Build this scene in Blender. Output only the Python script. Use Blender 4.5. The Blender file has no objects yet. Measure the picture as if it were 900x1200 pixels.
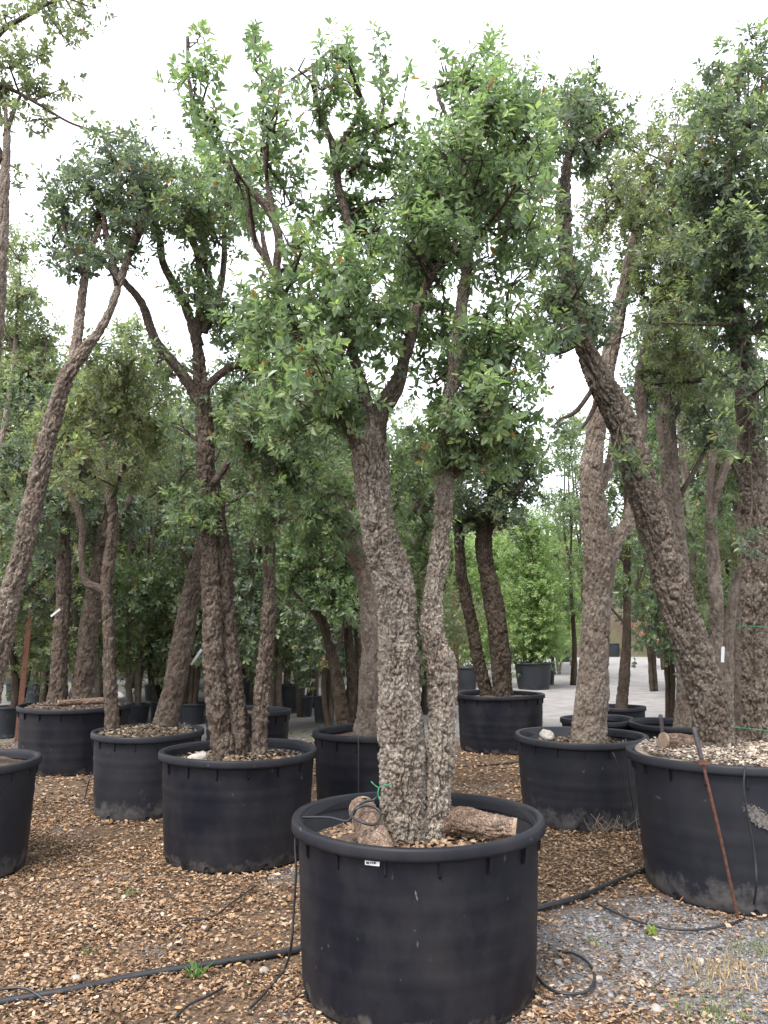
import bpy, math, random
import numpy as np
from mathutils import Vector

# ------------------------------------------------------------------ camera, sky, sun, exposure
random.seed(7)
rng = np.random.default_rng(11)
scene = bpy.context.scene
col = scene.collection
FPX, PITCH, CAMH = 935.0, math.radians(8.2), 1.56      # focal length in photo pixels (900x1200)

cam_data = bpy.data.cameras.new('camera')
cam_data.sensor_fit = 'VERTICAL'
cam_data.sensor_height = 24.0
cam_data.lens = FPX / 1200.0 * 24.0
cam_data.clip_start, cam_data.clip_end = 0.05, 2000
cam = bpy.data.objects.new('camera', cam_data)
col.objects.link(cam)
cam.location = (0, 0, CAMH)
cam.rotation_euler = (math.radians(90) + PITCH, 0, 0)
scene.camera = cam

SUN_EL, SUN_AZ = math.radians(58), math.radians(-150)    # azimuth clockwise from +Y: sun high, behind and to the side
world = bpy.data.worlds.new('World')
scene.world = world
world.use_nodes = True
wn, wl = world.node_tree.nodes, world.node_tree.links
bg = wn['Background']
sky = wn.new('ShaderNodeTexSky')
sky.sky_type = 'NISHITA'
sky.sun_disc = False
sky.sun_elevation = SUN_EL
sky.sun_rotation = SUN_AZ
sky.dust_density = 6.0
sky.air_density = 1.0
hs = wn.new('ShaderNodeHueSaturation')
hs.inputs['Saturation'].default_value = 0.12            # bright overcast veil
wl.new(sky.outputs[0], hs.inputs['Color'])
cl = wn.new('ShaderNodeMix')
cl.data_type = 'RGBA'
cl.inputs['Factor'].default_value = 0.65
cl.inputs[7].default_value = (6.3, 6.7, 7.3, 1)
wl.new(hs.outputs[0], cl.inputs[6])
wl.new(cl.outputs[2], bg.inputs['Color'])
bg.inputs['Strength'].default_value = 0.14

sun_d = bpy.data.lights.new('sun', 'SUN')
sun_d.energy = 1.5
sun_d.angle = math.radians(18)
sun_d.color = (1.0, 0.96, 0.90)
sun = bpy.data.objects.new('sun', sun_d)
col.objects.link(sun)
sdir = Vector((math.sin(SUN_AZ) * math.cos(SUN_EL), math.cos(SUN_AZ) * math.cos(SUN_EL), math.sin(SUN_EL)))
sun.rotation_euler = sdir.to_track_quat('Z', 'Y').to_euler()
sun.location = (0, 0, 20)

scene.view_settings.view_transform = 'Standard'
scene.view_settings.look = 'None'
scene.view_settings.gamma = 1.0
scene.view_settings.exposure = 1.68
scene.render.engine = 'CYCLES'
scene.cycles.max_bounces = 8
scene.cycles.diffuse_bounces = 4
scene.cycles.transmission_bounces = 4
scene.cycles.use_denoising = True

# ------------------------------------------------------------------ geometry of the view: where a traced point stands
CP, SP = math.cos(PITCH), math.sin(PITCH)


def P(px, py, Y):
    """World point at distance Y (metres along the ground) seen at photo position px, py."""
    a, b = (px - 450.0) / FPX, (600.0 - py) / FPX
    d = np.array([a, CP - b * SP, SP + b * CP])
    t = Y / d[1]
    return np.array([d[0] * t, Y, CAMH + d[2] * t])


def depth(p):
    return p[1] * CP + (p[2] - CAMH) * SP


def G(px, py, z=0.0):
    """Ground point."""
    a, b = (px - 450.0) / FPX, (600.0 - py) / FPX
    d = np.array([a, CP - b * SP, SP + b * CP])
    t = (z - CAMH) / d[2]
    return np.array([d[0] * t, d[1] * t, z])


# ------------------------------------------------------------------ noise
def _h(ix, iy, iz, s):
    n = (ix.astype(np.int64) * 374761393 + iy.astype(np.int64) * 668265263 + iz.astype(np.int64) * 2147483647 + s * 974634713) & 0xffffffff
    n = ((n ^ (n >> 13)) * 1274126177) & 0xffffffff
    n = ((n ^ (n >> 16)) * 2246822519) & 0xffffffff
    n = n ^ (n >> 15)
    return (n & 0xffffff) / float(0xffffff)


def vnoise(p, s=0):
    i = np.floor(p).astype(np.int64)
    f = p - i
    f = f * f * (3 - 2 * f)
    r = 0
    for dx in (0, 1):
        for dy in (0, 1):
            for dz in (0, 1):
                w = (f[:, 0] if dx else 1 - f[:, 0]) * (f[:, 1] if dy else 1 - f[:, 1]) * (f[:, 2] if dz else 1 - f[:, 2])
                r = r + w * _h(i[:, 0] + dx, i[:, 1] + dy, i[:, 2] + dz, s)
    return r


def fbm(p, o=3, s=0):
    a, t, r = 1.0, 0.0, 0
    for k in range(o):
        r = r + a * vnoise(p * 2 ** k, s + k)
        t += a
        a *= 0.5
    return r / t


def worley(p, s=0):
    i = np.floor(p).astype(np.int64)
    f1 = np.full(len(p), 9.0)
    f2 = np.full(len(p), 9.0)
    idn = np.zeros(len(p))
    for dx in (-1, 0, 1):
        for dy in (-1, 0, 1):
            for dz in (-1, 0, 1):
                c = i + np.array([dx, dy, dz])
                q = np.stack([c[:, 0] + _h(c[:, 0], c[:, 1], c[:, 2], s), c[:, 1] + _h(c[:, 0], c[:, 1], c[:, 2], s + 1),
                              c[:, 2] + _h(c[:, 0], c[:, 1], c[:, 2], s + 2)], 1)
                d = np.sqrt(((q - p) ** 2).sum(1))
                near = d < f1
                f2 = np.where(near, f1, np.minimum(f2, d))
                idn = np.where(near, _h(c[:, 0], c[:, 1], c[:, 2], s + 3), idn)
                f1 = np.where(near, d, f1)
    return f1, f2, idn


# ------------------------------------------------------------------ mesh helpers
def add_mesh(name, verts, quads, mat, parent=None, smooth=True, tris=None, colors=None):
    me = bpy.data.meshes.new(name)
    verts = np.asarray(verts, dtype=np.float32)
    quads = np.asarray(quads, dtype=np.int32).reshape(-1, 4) if quads is not None and len(quads) else np.zeros((0, 4), np.int32)
    tris = np.asarray(tris, dtype=np.int32).reshape(-1, 3) if tris is not None and len(tris) else np.zeros((0, 3), np.int32)
    nq, nt = len(quads), len(tris)
    me.vertices.add(len(verts))
    me.vertices.foreach_set('co', verts.ravel())
    me.loops.add(nq * 4 + nt * 3)
    me.loops.foreach_set('vertex_index', np.concatenate([quads.ravel(), tris.ravel()]).astype(np.int32))
    me.polygons.add(nq + nt)
    starts = np.concatenate([np.arange(nq) * 4, nq * 4 + np.arange(nt) * 3]).astype(np.int32)
    me.polygons.foreach_set('loop_start', starts)
    me.polygons.foreach_set('use_smooth', np.full(nq + nt, bool(smooth)))
    if colors is not None:
        at = me.color_attributes.new('pigment', 'FLOAT_COLOR', 'POINT')
        c = np.ones((len(verts), 4), np.float32)
        c[:, :3] = colors
        at.data.foreach_set('color', c.ravel())
    me.update(calc_edges=True)
    if mat:
        me.materials.append(mat)
    o = bpy.data.objects.new(name, me)
    col.objects.link(o)
    if parent is not None:
        o.parent = parent
    return o


def empty(name, loc, label=None, cat=None, group=None):
    o = bpy.data.objects.new(name, None)
    o.empty_display_size = 0.1
    col.objects.link(o)
    o.location = loc
    if label:
        tag(o, label, cat, group)
    return o


def tag(o, label=None, cat=None, group=None, kind=None):
    if label:
        o['label'] = label
    if cat:
        o['category'] = cat
    if group:
        o['group'] = group
    if kind:
        o['kind'] = kind
    return o


def copy_tree(o, parent=None):
    c = o.copy()
    col.objects.link(c)
    c.parent = parent
    for ch in list(o.children):
        copy_tree(ch, c)
    return c


def smooth_path(pts, rad, step):
    """Catmull-Rom through traced points, resampled every step metres."""
    pts, rad = np.asarray(pts, float), np.asarray(rad, float)
    n = len(pts)
    ext = np.vstack([2 * pts[0] - pts[1], pts, 2 * pts[-1] - pts[-2]])
    er = np.concatenate([[rad[0]], rad, [rad[-1]]])
    op, orr = [], []
    for i in range(n - 1):
        p0, p1, p2, p3 = ext[i:i + 4]
        m = max(2, int(np.linalg.norm(p2 - p1) / step))
        t = (np.arange(m) / m)[:, None]
        op.append(0.5 * ((2 * p1) + (-p0 + p2) * t + (2 * p0 - 5 * p1 + 4 * p2 - p3) * t ** 2 + (-p0 + 3 * p1 - 3 * p2 + p3) * t ** 3))
        tt = t[:, 0]
        ts = tt * tt * (3 - 2 * tt)
        orr.append(er[i + 1] * (1 - ts) + er[i + 2] * ts)
    op.append(pts[-1:])
    orr.append(rad[-1:])
    return np.vstack(op), np.concatenate(orr)


def frames(path):
    t = np.gradient(path, axis=0)
    t /= np.linalg.norm(t, axis=1)[:, None] + 1e-9
    u = np.zeros_like(t)
    a = np.array([1.0, 0, 0]) if abs(t[0, 0]) < 0.9 else np.array([0, 1.0, 0])
    for i in range(len(t)):
        a = a - t[i] * a.dot(t[i])
        a /= np.linalg.norm(a) + 1e-9
        u[i] = a
    return t, u, np.cross(t, u)


def tube(pts, rad, nseg=8, step=0.02, bark=0.0, seed=0, scale=1.0, cap=True):
    """Round limb along a path; bark > 0 adds cork relief of about that depth (metres)."""
    path, r = smooth_path(pts, rad, step)
    t, u, v = frames(path)
    n = len(path)
    th = np.linspace(0, 2 * np.pi, nseg, endpoint=False)
    ct, st = np.cos(th), np.sin(th)
    s = np.concatenate([[0], np.cumsum(np.linalg.norm(np.diff(path, axis=0), axis=1))])
    nrm = u[:, None, :] * ct[None, :, None] + v[:, None, :] * st[None, :, None]
    rr = np.repeat(r[:, None], nseg, 1)
    if bark > 0:
        wl_ = np.stack([np.repeat(ct[None] * 1.1, n, 0), np.repeat(st[None] * 1.1, n, 0), np.repeat(s[:, None] / max(0.05, r.max()) * 0.55, nseg, 1)], 2).reshape(-1, 3) + seed * 3.7
        rr = rr * (0.98 + 0.20 * (fbm(wl_, 3, seed + 70) - 0.5)).reshape(n, nseg)
        loc = np.stack([rr * ct[None], rr * st[None], np.repeat(s[:, None], nseg, 1)], 2).reshape(-1, 3) + seed * 7.31
        w = (np.stack([fbm(loc * 14, 3, seed), fbm(loc * 14, 3, seed + 5), fbm(loc * 14, 3, seed + 9)], 1) - 0.5)
        q = loc + w * np.array([0.055, 0.055, 0.09])
        lump = fbm(loc * np.array([8, 8, 2.6]), 2, seed + 20) - 0.5

        def furrow(f, fz, sd, wd):
            return np.clip(np.abs(2 * vnoise(q * np.array([f, f, fz]) * scale, sd) - 1) / wd, 0, 1)
        k1, k2, k3 = furrow(30, 7.5, seed + 30, 0.24), furrow(56, 30, seed + 34, 0.28), furrow(105, 70, seed + 38, 0.45)
        h1 = furrow(20, 46, seed + 42, 0.22)
        f1, f2, idn = worley(q * np.array([26, 26, 13]) * scale, seed + 46)
        plate = vnoise(q * np.array([24, 24, 12]) * scale, seed + 54) - 0.5
        d = bark * (lump * 2.0 + k1 ** 0.8 * 1.25 + k2 * 0.85 + k3 * 0.35 + (h1 - 1) * 0.40 + plate * 0.6 - 2.35)
        tone = (0.80 + 0.34 * idn) * (0.75 + 0.5 * fbm(loc * np.array([3, 3, 1.4]), 2, seed + 60))
        fade = np.clip(rr.ravel() / 0.06, 0.15, 1)
        rr = rr + (d * fade).reshape(n, nseg)
    V = (path[:, None, :] + nrm * rr[:, :, None]).reshape(-1, 3)
    i = np.arange(n - 1)[:, None] * nseg
    j = np.arange(nseg)[None, :]
    k = (j + 1) % nseg
    Q = np.stack([i + j, i + k, i + nseg + k, i + nseg + j], 2).reshape(-1, 4)
    tube.tone = tone if bark > 0 else None
    T = []
    if cap:
        if bark > 0:
            tube.tone = np.concatenate([tone, [0.8, 0.8]])
        V = np.vstack([V, path[-1:] + t[-1:] * r[-1] * 0.6, path[:1] - t[:1] * r[0] * 0.2])
        b = (n - 1) * nseg
        T = [(b + a, b + (a + 1) % nseg, n * nseg) for a in range(nseg)] + [((a + 1) % nseg, a, n * nseg + 1) for a in range(nseg)]
    return V, Q, T, path, r


class Bag:
    """Collects many small pieces into one mesh."""
    def __init__(self):
        self.v, self.q, self.t, self.n = [], [], [], 0

    def add(self, V, Q, T=None):
        self.v.append(np.asarray(V))
        if Q is not None and len(Q):
            self.q.append(np.asarray(Q) + self.n)
        if T is not None and len(T):
            self.t.append(np.asarray(T) + self.n)
        self.n += len(V)

    def build(self, name, mat, parent=None, off=(0, 0, 0), smooth=True):
        return add_mesh(name, np.vstack(self.v) - np.asarray(off), np.vstack(self.q) if self.q else None, mat, parent, smooth,
                        np.vstack(self.t) if self.t else None)


def lathe(prof, nseg):
    prof = np.asarray(prof, float)
    th = np.linspace(0, 2 * np.pi, nseg, endpoint=False)
    n = len(prof)
    V = np.stack([prof[:, 0][:, None] * np.cos(th), prof[:, 0][:, None] * np.sin(th), np.repeat(prof[:, 1][:, None], nseg, 1)], 2).reshape(-1, 3)
    i = np.arange(n - 1)[:, None] * nseg
    j = np.arange(nseg)[None]
    k = (j + 1) % nseg
    return V, np.stack([i + j, i + k, i + nseg + k, i + nseg + j], 2).reshape(-1, 4)


def box(cx, cy, cz, sx, sy, sz):
    x, y, z = sx / 2, sy / 2, sz / 2
    V = np.array([[-x, -y, -z], [x, -y, -z], [x, y, -z], [-x, y, -z], [-x, -y, z], [x, -y, z], [x, y, z], [-x, y, z]]) + np.array([cx, cy, cz])
    Q = np.array([[0, 3, 2, 1], [4, 5, 6, 7], [0, 1, 5, 4], [1, 2, 6, 5], [2, 3, 7, 6], [3, 0, 4, 7]])
    return V, Q


# ------------------------------------------------------------------ materials
def new_mat(name):
    m = bpy.data.materials.new(name)
    m.use_nodes = True
    nt = m.node_tree
    return m, nt, nt.nodes, nt.links, nt.nodes['Principled BSDF']


def ramp(nd, stops):
    r = nd.new('ShaderNodeValToRGB')
    e = r.color_ramp.elements
    while len(e) < len(stops):
        e.new(0.5)
    for x, (pos, c) in zip(e, stops):
        x.position = pos
        x.color = (c[0], c[1], c[2], 1)
    return r


def noise_node(nd, lk, scale, detail=4, rough=0.55, vec=None):
    n = nd.new('ShaderNodeTexNoise')
    n.inputs['Scale'].default_value = scale
    n.inputs['Detail'].default_value = detail
    n.inputs['Roughness'].default_value = rough
    if vec is not None:
        lk.new(vec, n.inputs['Vector'])
    return n


def mix_col(nd, lk, fac, a, b, mode='MIX'):
    m = nd.new('ShaderNodeMix')
    m.data_type = 'RGBA'
    m.blend_type = mode
    for sock, val in ((m.inputs[0], fac), (m.inputs[6], a), (m.inputs[7], b)):
        if hasattr(val, 'links') or hasattr(val, 'is_output'):
            lk.new(val, sock)
        elif isinstance(val, (int, float)):
            sock.default_value = val
        else:
            sock.default_value = (val[0], val[1], val[2], 1)
    return m.outputs[2]


def bark_mat(name, dark, mid, pale, lichen=(0.30, 0.31, 0.25), lich=0.25):
    m, nt, nd, lk, bs = new_mat(name)
    tc = nd.new('ShaderNodeTexCoord')
    vec = tc.outputs['Object']
    n1 = noise_node(nd, lk, 75, 6, 0.7, vec)
    r1 = ramp(nd, [(0.30, dark), (0.44, [0.3 * a + 0.7 * b for a, b in zip(dark, mid)]), (0.52, mid), (0.68, pale)])
    lk.new(n1.outputs['Fac'], r1.inputs[0])
    n2 = noise_node(nd, lk, 5, 3, 0.6, vec)
    r2 = ramp(nd, [(0.35, (0.62, 0.56, 0.54)), (0.65, (1.0, 1.0, 1.0))])
    lk.new(n2.outputs['Fac'], r2.inputs[0])
    c = mix_col(nd, lk, 0.8, r1.outputs[0], r2.outputs[0], 'MULTIPLY')
    n3 = noise_node(nd, lk, 14, 5, 0.7, vec)
    r3 = ramp(nd, [(0.56, (0, 0, 0)), (0.70, (lich, lich, lich))])
    lk.new(n3.outputs['Fac'], r3.inputs[0])
    c = mix_col(nd, lk, r3.outputs[0], c, lichen)
    at = nd.new('ShaderNodeAttribute')
    at.attribute_name = 'pigment'
    c = mix_col(nd, lk, 1.0, c, at.outputs['Color'], 'MULTIPLY')
    lk.new(c, bs.inputs['Base Color'])
    bs.inputs['Roughness'].default_value = 0.92
    bs.inputs['Specular IOR Level'].default_value = 0.2
    vo = nd.new('ShaderNodeTexVoronoi')
    vo.feature = 'DISTANCE_TO_EDGE'
    vo.inputs['Scale'].default_value = 60
    mp = nd.new('ShaderNodeMapping')
    mp.inputs['Scale'].default_value = (1, 1, 0.7)
    lk.new(vec, mp.inputs[0])
    nw = noise_node(nd, lk, 30, 3, 0.6, mp.outputs[0])
    ad = nd.new('ShaderNodeMix')
    ad.data_type = 'RGBA'
    ad.inputs[0].default_value = 0.06
    lk.new(mp.outputs[0], ad.inputs[6])
    lk.new(nw.outputs['Color'], ad.inputs[7])
    lk.new(ad.outputs[2], vo.inputs['Vector'])
    nf = noise_node(nd, lk, 130, 5, 0.7, vec)
    b1 = nd.new('ShaderNodeBump')
    b1.inputs['Strength'].default_value = 0.9
    b1.inputs['Distance'].default_value = 0.006
    mr = nd.new('ShaderNodeMapRange')
    mr.inputs['From Max'].default_value = 0.18
    lk.new(vo.outputs['Distance'], mr.inputs[0])
    lk.new(mr.outputs[0], b1.inputs['Height'])
    b2 = nd.new('ShaderNodeBump')
    b2.inputs['Strength'].default_value = 0.8
    b2.inputs['Distance'].default_value = 0.004
    lk.new(nf.outputs['Fac'], b2.inputs['Height'])
    lk.new(b1.outputs[0], b2.inputs['Normal'])
    lk.new(b2.outputs[0], bs.inputs['Normal'])
    return m


def leaf_mat(name, transl=0.50, rough=0.36):
    m, nt, nd, lk, bs = new_mat(name)
    at = nd.new('ShaderNodeAttribute')
    at.attribute_name = 'pigment'
    tc = nd.new('ShaderNodeTexCoord')
    n1 = noise_node(nd, lk, 40, 2, 0.5, tc.outputs['Object'])
    r1 = ramp(nd, [(0.3, (0.8, 0.8, 0.8)), (0.7, (1.12, 1.12, 1.12))])
    lk.new(n1.outputs['Fac'], r1.inputs[0])
    c = mix_col(nd, lk, 1.0, at.outputs['Color'], r1.outputs[0], 'MULTIPLY')
    lk.new(c, bs.inputs['Base Color'])
    bs.inputs['Roughness'].default_value = rough
    bs.inputs['Specular IOR Level'].default_value = 0.5
    tr = nd.new('ShaderNodeBsdfTranslucent')
    tcol = mix_col(nd, lk, 1.0, c, (1.55, 1.75, 1.1), 'MULTIPLY')
    lk.new(tcol, tr.inputs['Color'])
    mx = nd.new('ShaderNodeMixShader')
    mx.inputs[0].default_value = transl
    lk.new(bs.outputs[0], mx.inputs[1])
    lk.new(tr.outputs[0], mx.inputs[2])
    lk.new(mx.outputs[0], nd['Material Output'].inputs['Surface'])
    return m


def plain_mat(name, c, rough=0.6, var=0.25, scale=30, bump=0.0, metal=0.0, spec=0.4):
    m, nt, nd, lk, bs = new_mat(name)
    tc = nd.new('ShaderNodeTexCoord')
    n1 = noise_node(nd, lk, scale, 5, 0.6, tc.outputs['Object'])
    r1 = ramp(nd, [(0.3, [x * (1 - var) for x in c]), (0.7, [min(1, x * (1 + var)) for x in c])])
    lk.new(n1.outputs['Fac'], r1.inputs[0])
    lk.new(r1.outputs[0], bs.inputs['Base Color'])
    bs.inputs['Roughness'].default_value = rough
    bs.inputs['Metallic'].default_value = metal
    bs.inputs['Specular IOR Level'].default_value = spec
    if bump:
        b = nd.new('ShaderNodeBump')
        b.inputs['Strength'].default_value = 0.7
        b.inputs['Distance'].default_value = bump
        lk.new(n1.outputs['Fac'], b.inputs['Height'])
        lk.new(b.outputs[0], bs.inputs['Normal'])
    return m


def pot_mat(name, base, dust, dust_h=0.16, dust_amt=0.6):
    m, nt, nd, lk, bs = new_mat(name)
    tc = nd.new('ShaderNodeTexCoord')
    oi = nd.new('ShaderNodeObjectInfo')
    sh = nd.new('ShaderNodeVectorMath')
    sh.operation = 'MULTIPLY_ADD'
    cb = nd.new('ShaderNodeCombineXYZ')
    mu = nd.new('ShaderNodeMath')
    mu.operation = 'MULTIPLY'
    mu.inputs[1].default_value = 40
    lk.new(oi.outputs['Random'], mu.inputs[0])
    lk.new(mu.outputs[0], cb.inputs[0])
    lk.new(mu.outputs[0], cb.inputs[1])
    sh.inputs[1].default_value = (1, 1, 1)
    lk.new(tc.outputs['Object'], sh.inputs[0])
    lk.new(cb.outputs[0], sh.inputs[2])
    vec = sh.outputs[0]
    # handling film: vertical streaks of grey dust
    mp = nd.new('ShaderNodeMapping')
    mp.inputs['Scale'].default_value = (2.2, 2.2, 1.3)
    lk.new(vec, mp.inputs[0])
    n1 = noise_node(nd, lk, 1.6, 6, 0.65, mp.outputs[0])
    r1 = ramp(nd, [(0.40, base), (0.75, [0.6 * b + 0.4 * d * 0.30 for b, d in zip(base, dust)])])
    lk.new(n1.outputs['Fac'], r1.inputs[0])
    # splashed mud near the foot, ragged edge
    sx = nd.new('ShaderNodeSeparateXYZ')
    lk.new(tc.outputs['Object'], sx.inputs[0])
    n2 = noise_node(nd, lk, 9, 7, 0.72, vec)
    a1 = nd.new('ShaderNodeMath')
    a1.operation = 'MULTIPLY_ADD'
    a1.inputs[1].default_value = -1.0 / dust_h
    a1.inputs[2].default_value = 0.55
    lk.new(sx.outputs[2], a1.inputs[0])
    a2 = nd.new('ShaderNodeMath')
    a2.operation = 'MULTIPLY_ADD'
    a2.inputs[1].default_value = 2.6
    a2.inputs[2].default_value = -1.25
    lk.new(n2.outputs['Fac'], a2.inputs[0])
    a3 = nd.new('ShaderNodeMath')
    lk.new(a1.outputs[0], a3.inputs[0])
    lk.new(a2.outputs[0], a3.inputs[1])
    rr = ramp(nd, [(0.05, (0, 0, 0)), (0.6, (dust_amt, dust_amt, dust_amt))])
    lk.new(a3.outputs[0], rr.inputs[0])
    c = mix_col(nd, lk, rr.outputs[0], r1.outputs[0], dust)
    # few pale scuffs
    mp2 = nd.new('ShaderNodeMapping')
    mp2.inputs['Rotation'].default_value = (0.4, 0.7, 0.5)
    mp2.inputs['Scale'].default_value = (30, 4, 18)
    lk.new(vec, mp2.inputs[0])
    n3 = noise_node(nd, lk, 1.0, 3, 0.5, mp2.outputs[0])
    r3 = ramp(nd, [(0.71, (0, 0, 0)), (0.78, (0.35, 0.35, 0.35))])
    lk.new(n3.outputs['Fac'], r3.inputs[0])
    c = mix_col(nd, lk, r3.outputs[0], c, (0.16, 0.16, 0.17))
    lk.new(c, bs.inputs['Base Color'])
    rg = ramp(nd, [(0.3, (0.42, 0.42, 0.42)), (0.75, (0.68, 0.68, 0.68))])
    lk.new(n1.outputs['Fac'], rg.inputs[0])
    lk.new(rg.outputs[0], bs.inputs['Roughness'])
    bs.inputs['Specular IOR Level'].default_value = 0.21
    nb = noise_node(nd, lk, 160, 3, 0.6, vec)
    nb2 = noise_node(nd, lk, 6, 2, 0.5, vec)
    b1 = nd.new('ShaderNodeBump')
    b1.inputs['Strength'].default_value = 0.25
    b1.inputs['Distance'].default_value = 0.002
    lk.new(nb.outputs['Fac'], b1.inputs['Height'])
    b2 = nd.new('ShaderNodeBump')
    b2.inputs['Strength'].default_value = 0.35
    b2.inputs['Distance'].default_value = 0.004
    lk.new(nb2.outputs['Fac'], b2.inputs['Height'])
    lk.new(b1.outputs[0], b2.inputs['Normal'])
    lk.new(b2.outputs[0], bs.inputs['Normal'])
    return m


def pigment_mat(name, rough=0.85, spec=0.2, var=True):
    m, nt, nd, lk, bs = new_mat(name)
    at = nd.new('ShaderNodeAttribute')
    at.attribute_name = 'pigment'
    tc = nd.new('ShaderNodeTexCoord')
    n1 = noise_node(nd, lk, 60, 3, 0.6, tc.outputs['Object'])
    r1 = ramp(nd, [(0.3, (0.75, 0.74, 0.72)), (0.7, (1.15, 1.15, 1.15))])
    lk.new(n1.outputs['Fac'], r1.inputs[0])
    lk.new(mix_col(nd, lk, 1.0, at.outputs['Color'], r1.outputs[0], 'MULTIPLY'), bs.inputs['Base Color'])
    bs.inputs['Roughness'].default_value = rough
    bs.inputs['Specular IOR Level'].default_value = spec
    return m


M = {}
M['bark_pale'] = bark_mat('cork_pale', (0.135, 0.105, 0.082), (0.330, 0.283, 0.232), (0.50, 0.445, 0.38), (0.43, 0.41, 0.355), 0.3)
M['bark_grey'] = bark_mat('cork_grey', (0.120, 0.088, 0.068), (0.264, 0.216, 0.176), (0.368, 0.320, 0.272), (0.320, 0.312, 0.264), 0.35)
M['bark_brown'] = bark_mat('cork_brown', (0.060, 0.045, 0.035), (0.175, 0.142, 0.115), (0.33, 0.285, 0.235), (0.30, 0.29, 0.24), 0.45)
M['bark_umber'] = bark_mat('cork_umber_shaded', (0.048, 0.034, 0.027), (0.140, 0.108, 0.086), (0.26, 0.215, 0.175), (0.22, 0.215, 0.17), 0.45)  # brown cork darkened: umber bark with the left trees' shade put into the colour
M['bark_dark'] = bark_mat('cork_dark', (0.032, 0.022, 0.016), (0.080, 0.060, 0.044), (0.152, 0.120, 0.092), (0.136, 0.136, 0.096), 0.3)
M['limb'] = bark_mat('limb_bark', (0.045, 0.032, 0.026), (0.12, 0.092, 0.075), (0.24, 0.20, 0.165), (0.2, 0.2, 0.16), 0.35)
M['leaf'] = leaf_mat('oak_leaf')
M['pot'] = pot_mat('black_pot_plastic', (0.0048, 0.0054, 0.0100), (0.13, 0.115, 0.105), 0.11, 0.5)
M['pot_dusty'] = pot_mat('dusty_pot_plastic', (0.0128, 0.0140, 0.0195), (0.125, 0.115, 0.11), 0.28, 0.55)
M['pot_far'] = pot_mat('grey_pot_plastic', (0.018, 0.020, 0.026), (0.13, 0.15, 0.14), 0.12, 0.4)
M['soil'] = plain_mat('potting_soil', (0.075, 0.05, 0.035), 0.95, 0.5, 60, 0.02)
M['mulch'] = plain_mat('bark_mulch', (0.24, 0.195, 0.155), 0.95, 0.45, 55, 0.025)
M['hose'] = plain_mat('black_hose', (0.016, 0.017, 0.020), 0.45, 0.3, 20)
M['rust'] = plain_mat('rusty_iron', (0.095, 0.038, 0.024), 0.85, 0.5, 60, 0.002)
M['iron'] = plain_mat('dark_iron', (0.035, 0.03, 0.032), 0.6, 0.3, 40)
M['white'] = plain_mat('white_plastic', (0.75, 0.75, 0.74), 0.5, 0.05, 20)
M['print'] = plain_mat('label_print', (0.05, 0.05, 0.055), 0.6, 0.2, 30)
M['green_tie'] = plain_mat('green_tie', (0.025, 0.16, 0.085), 0.5, 0.15, 30)
M['red'] = plain_mat('red_plastic', (0.5, 0.06, 0.03), 0.5, 0.2, 30)
M['hole'] = plain_mat('hole_dark', (0.004, 0.004, 0.004), 0.9, 0.1, 30)
M['stone'] = plain_mat('grey_stone', (0.26, 0.235, 0.21), 0.9, 0.35, 25, 0.01)
M['scrape'] = plain_mat('scraped_plastic', (0.095, 0.085, 0.078), 0.95, 0.6, 70, 0.01)
M['log'] = bark_mat('log_bark', (0.080, 0.050, 0.036), (0.208, 0.144, 0.108), (0.336, 0.272, 0.216), (0.320, 0.288, 0.240), 0.3)
M['log_end'] = plain_mat('cut_wood', (0.20, 0.145, 0.10), 0.9, 0.3, 40)
M['pigment'] = pigment_mat('litter', 1.0, 0.05)
M['gravel'] = pigment_mat('gravel_stone', 0.8, 0.3)
M['grass'] = leaf_mat('grass_blade', 0.3, 0.55)
M['crate_wall'] = plain_mat('pale_sheet', (0.7, 0.7, 0.7), 0.7, 0.05, 3)

# ------------------------------------------------------------------ ground
def gravel_mask(x, y):
    """1 on grey gravel, 0 on leaf litter."""
    p = np.stack([x, y, np.zeros_like(x)], 1)
    n = (fbm(p * 0.9, 3, 71) - 0.5) * 1.7 + (fbm(p * 3.5, 3, 75) - 0.5) * 1.3
    right = (x - 0.35) * 0.95 - np.clip(y - 4.0, 0, 9) * 1.0 + 0.0
    right = right + n
    far = (y - 11.0) * 0.6 + n * 0.8
    spots = (fbm(p * 1.7, 3, 91) - 0.66) * 7 + (fbm(p * 6, 2, 95) - 0.5) * 1.2
    return np.clip(np.maximum(np.maximum(right, far), spots * 0.35 - 0.25) * 1.1 + 0.3, 0, 1)


def ground_height(x, y):
    p = np.stack([x, y, np.zeros_like(x)], 1)
    return (fbm(p * 1.3, 3, 5) - 0.5) * 0.030 * np.clip(1.2 - y / 30, 0.2, 1)


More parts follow.
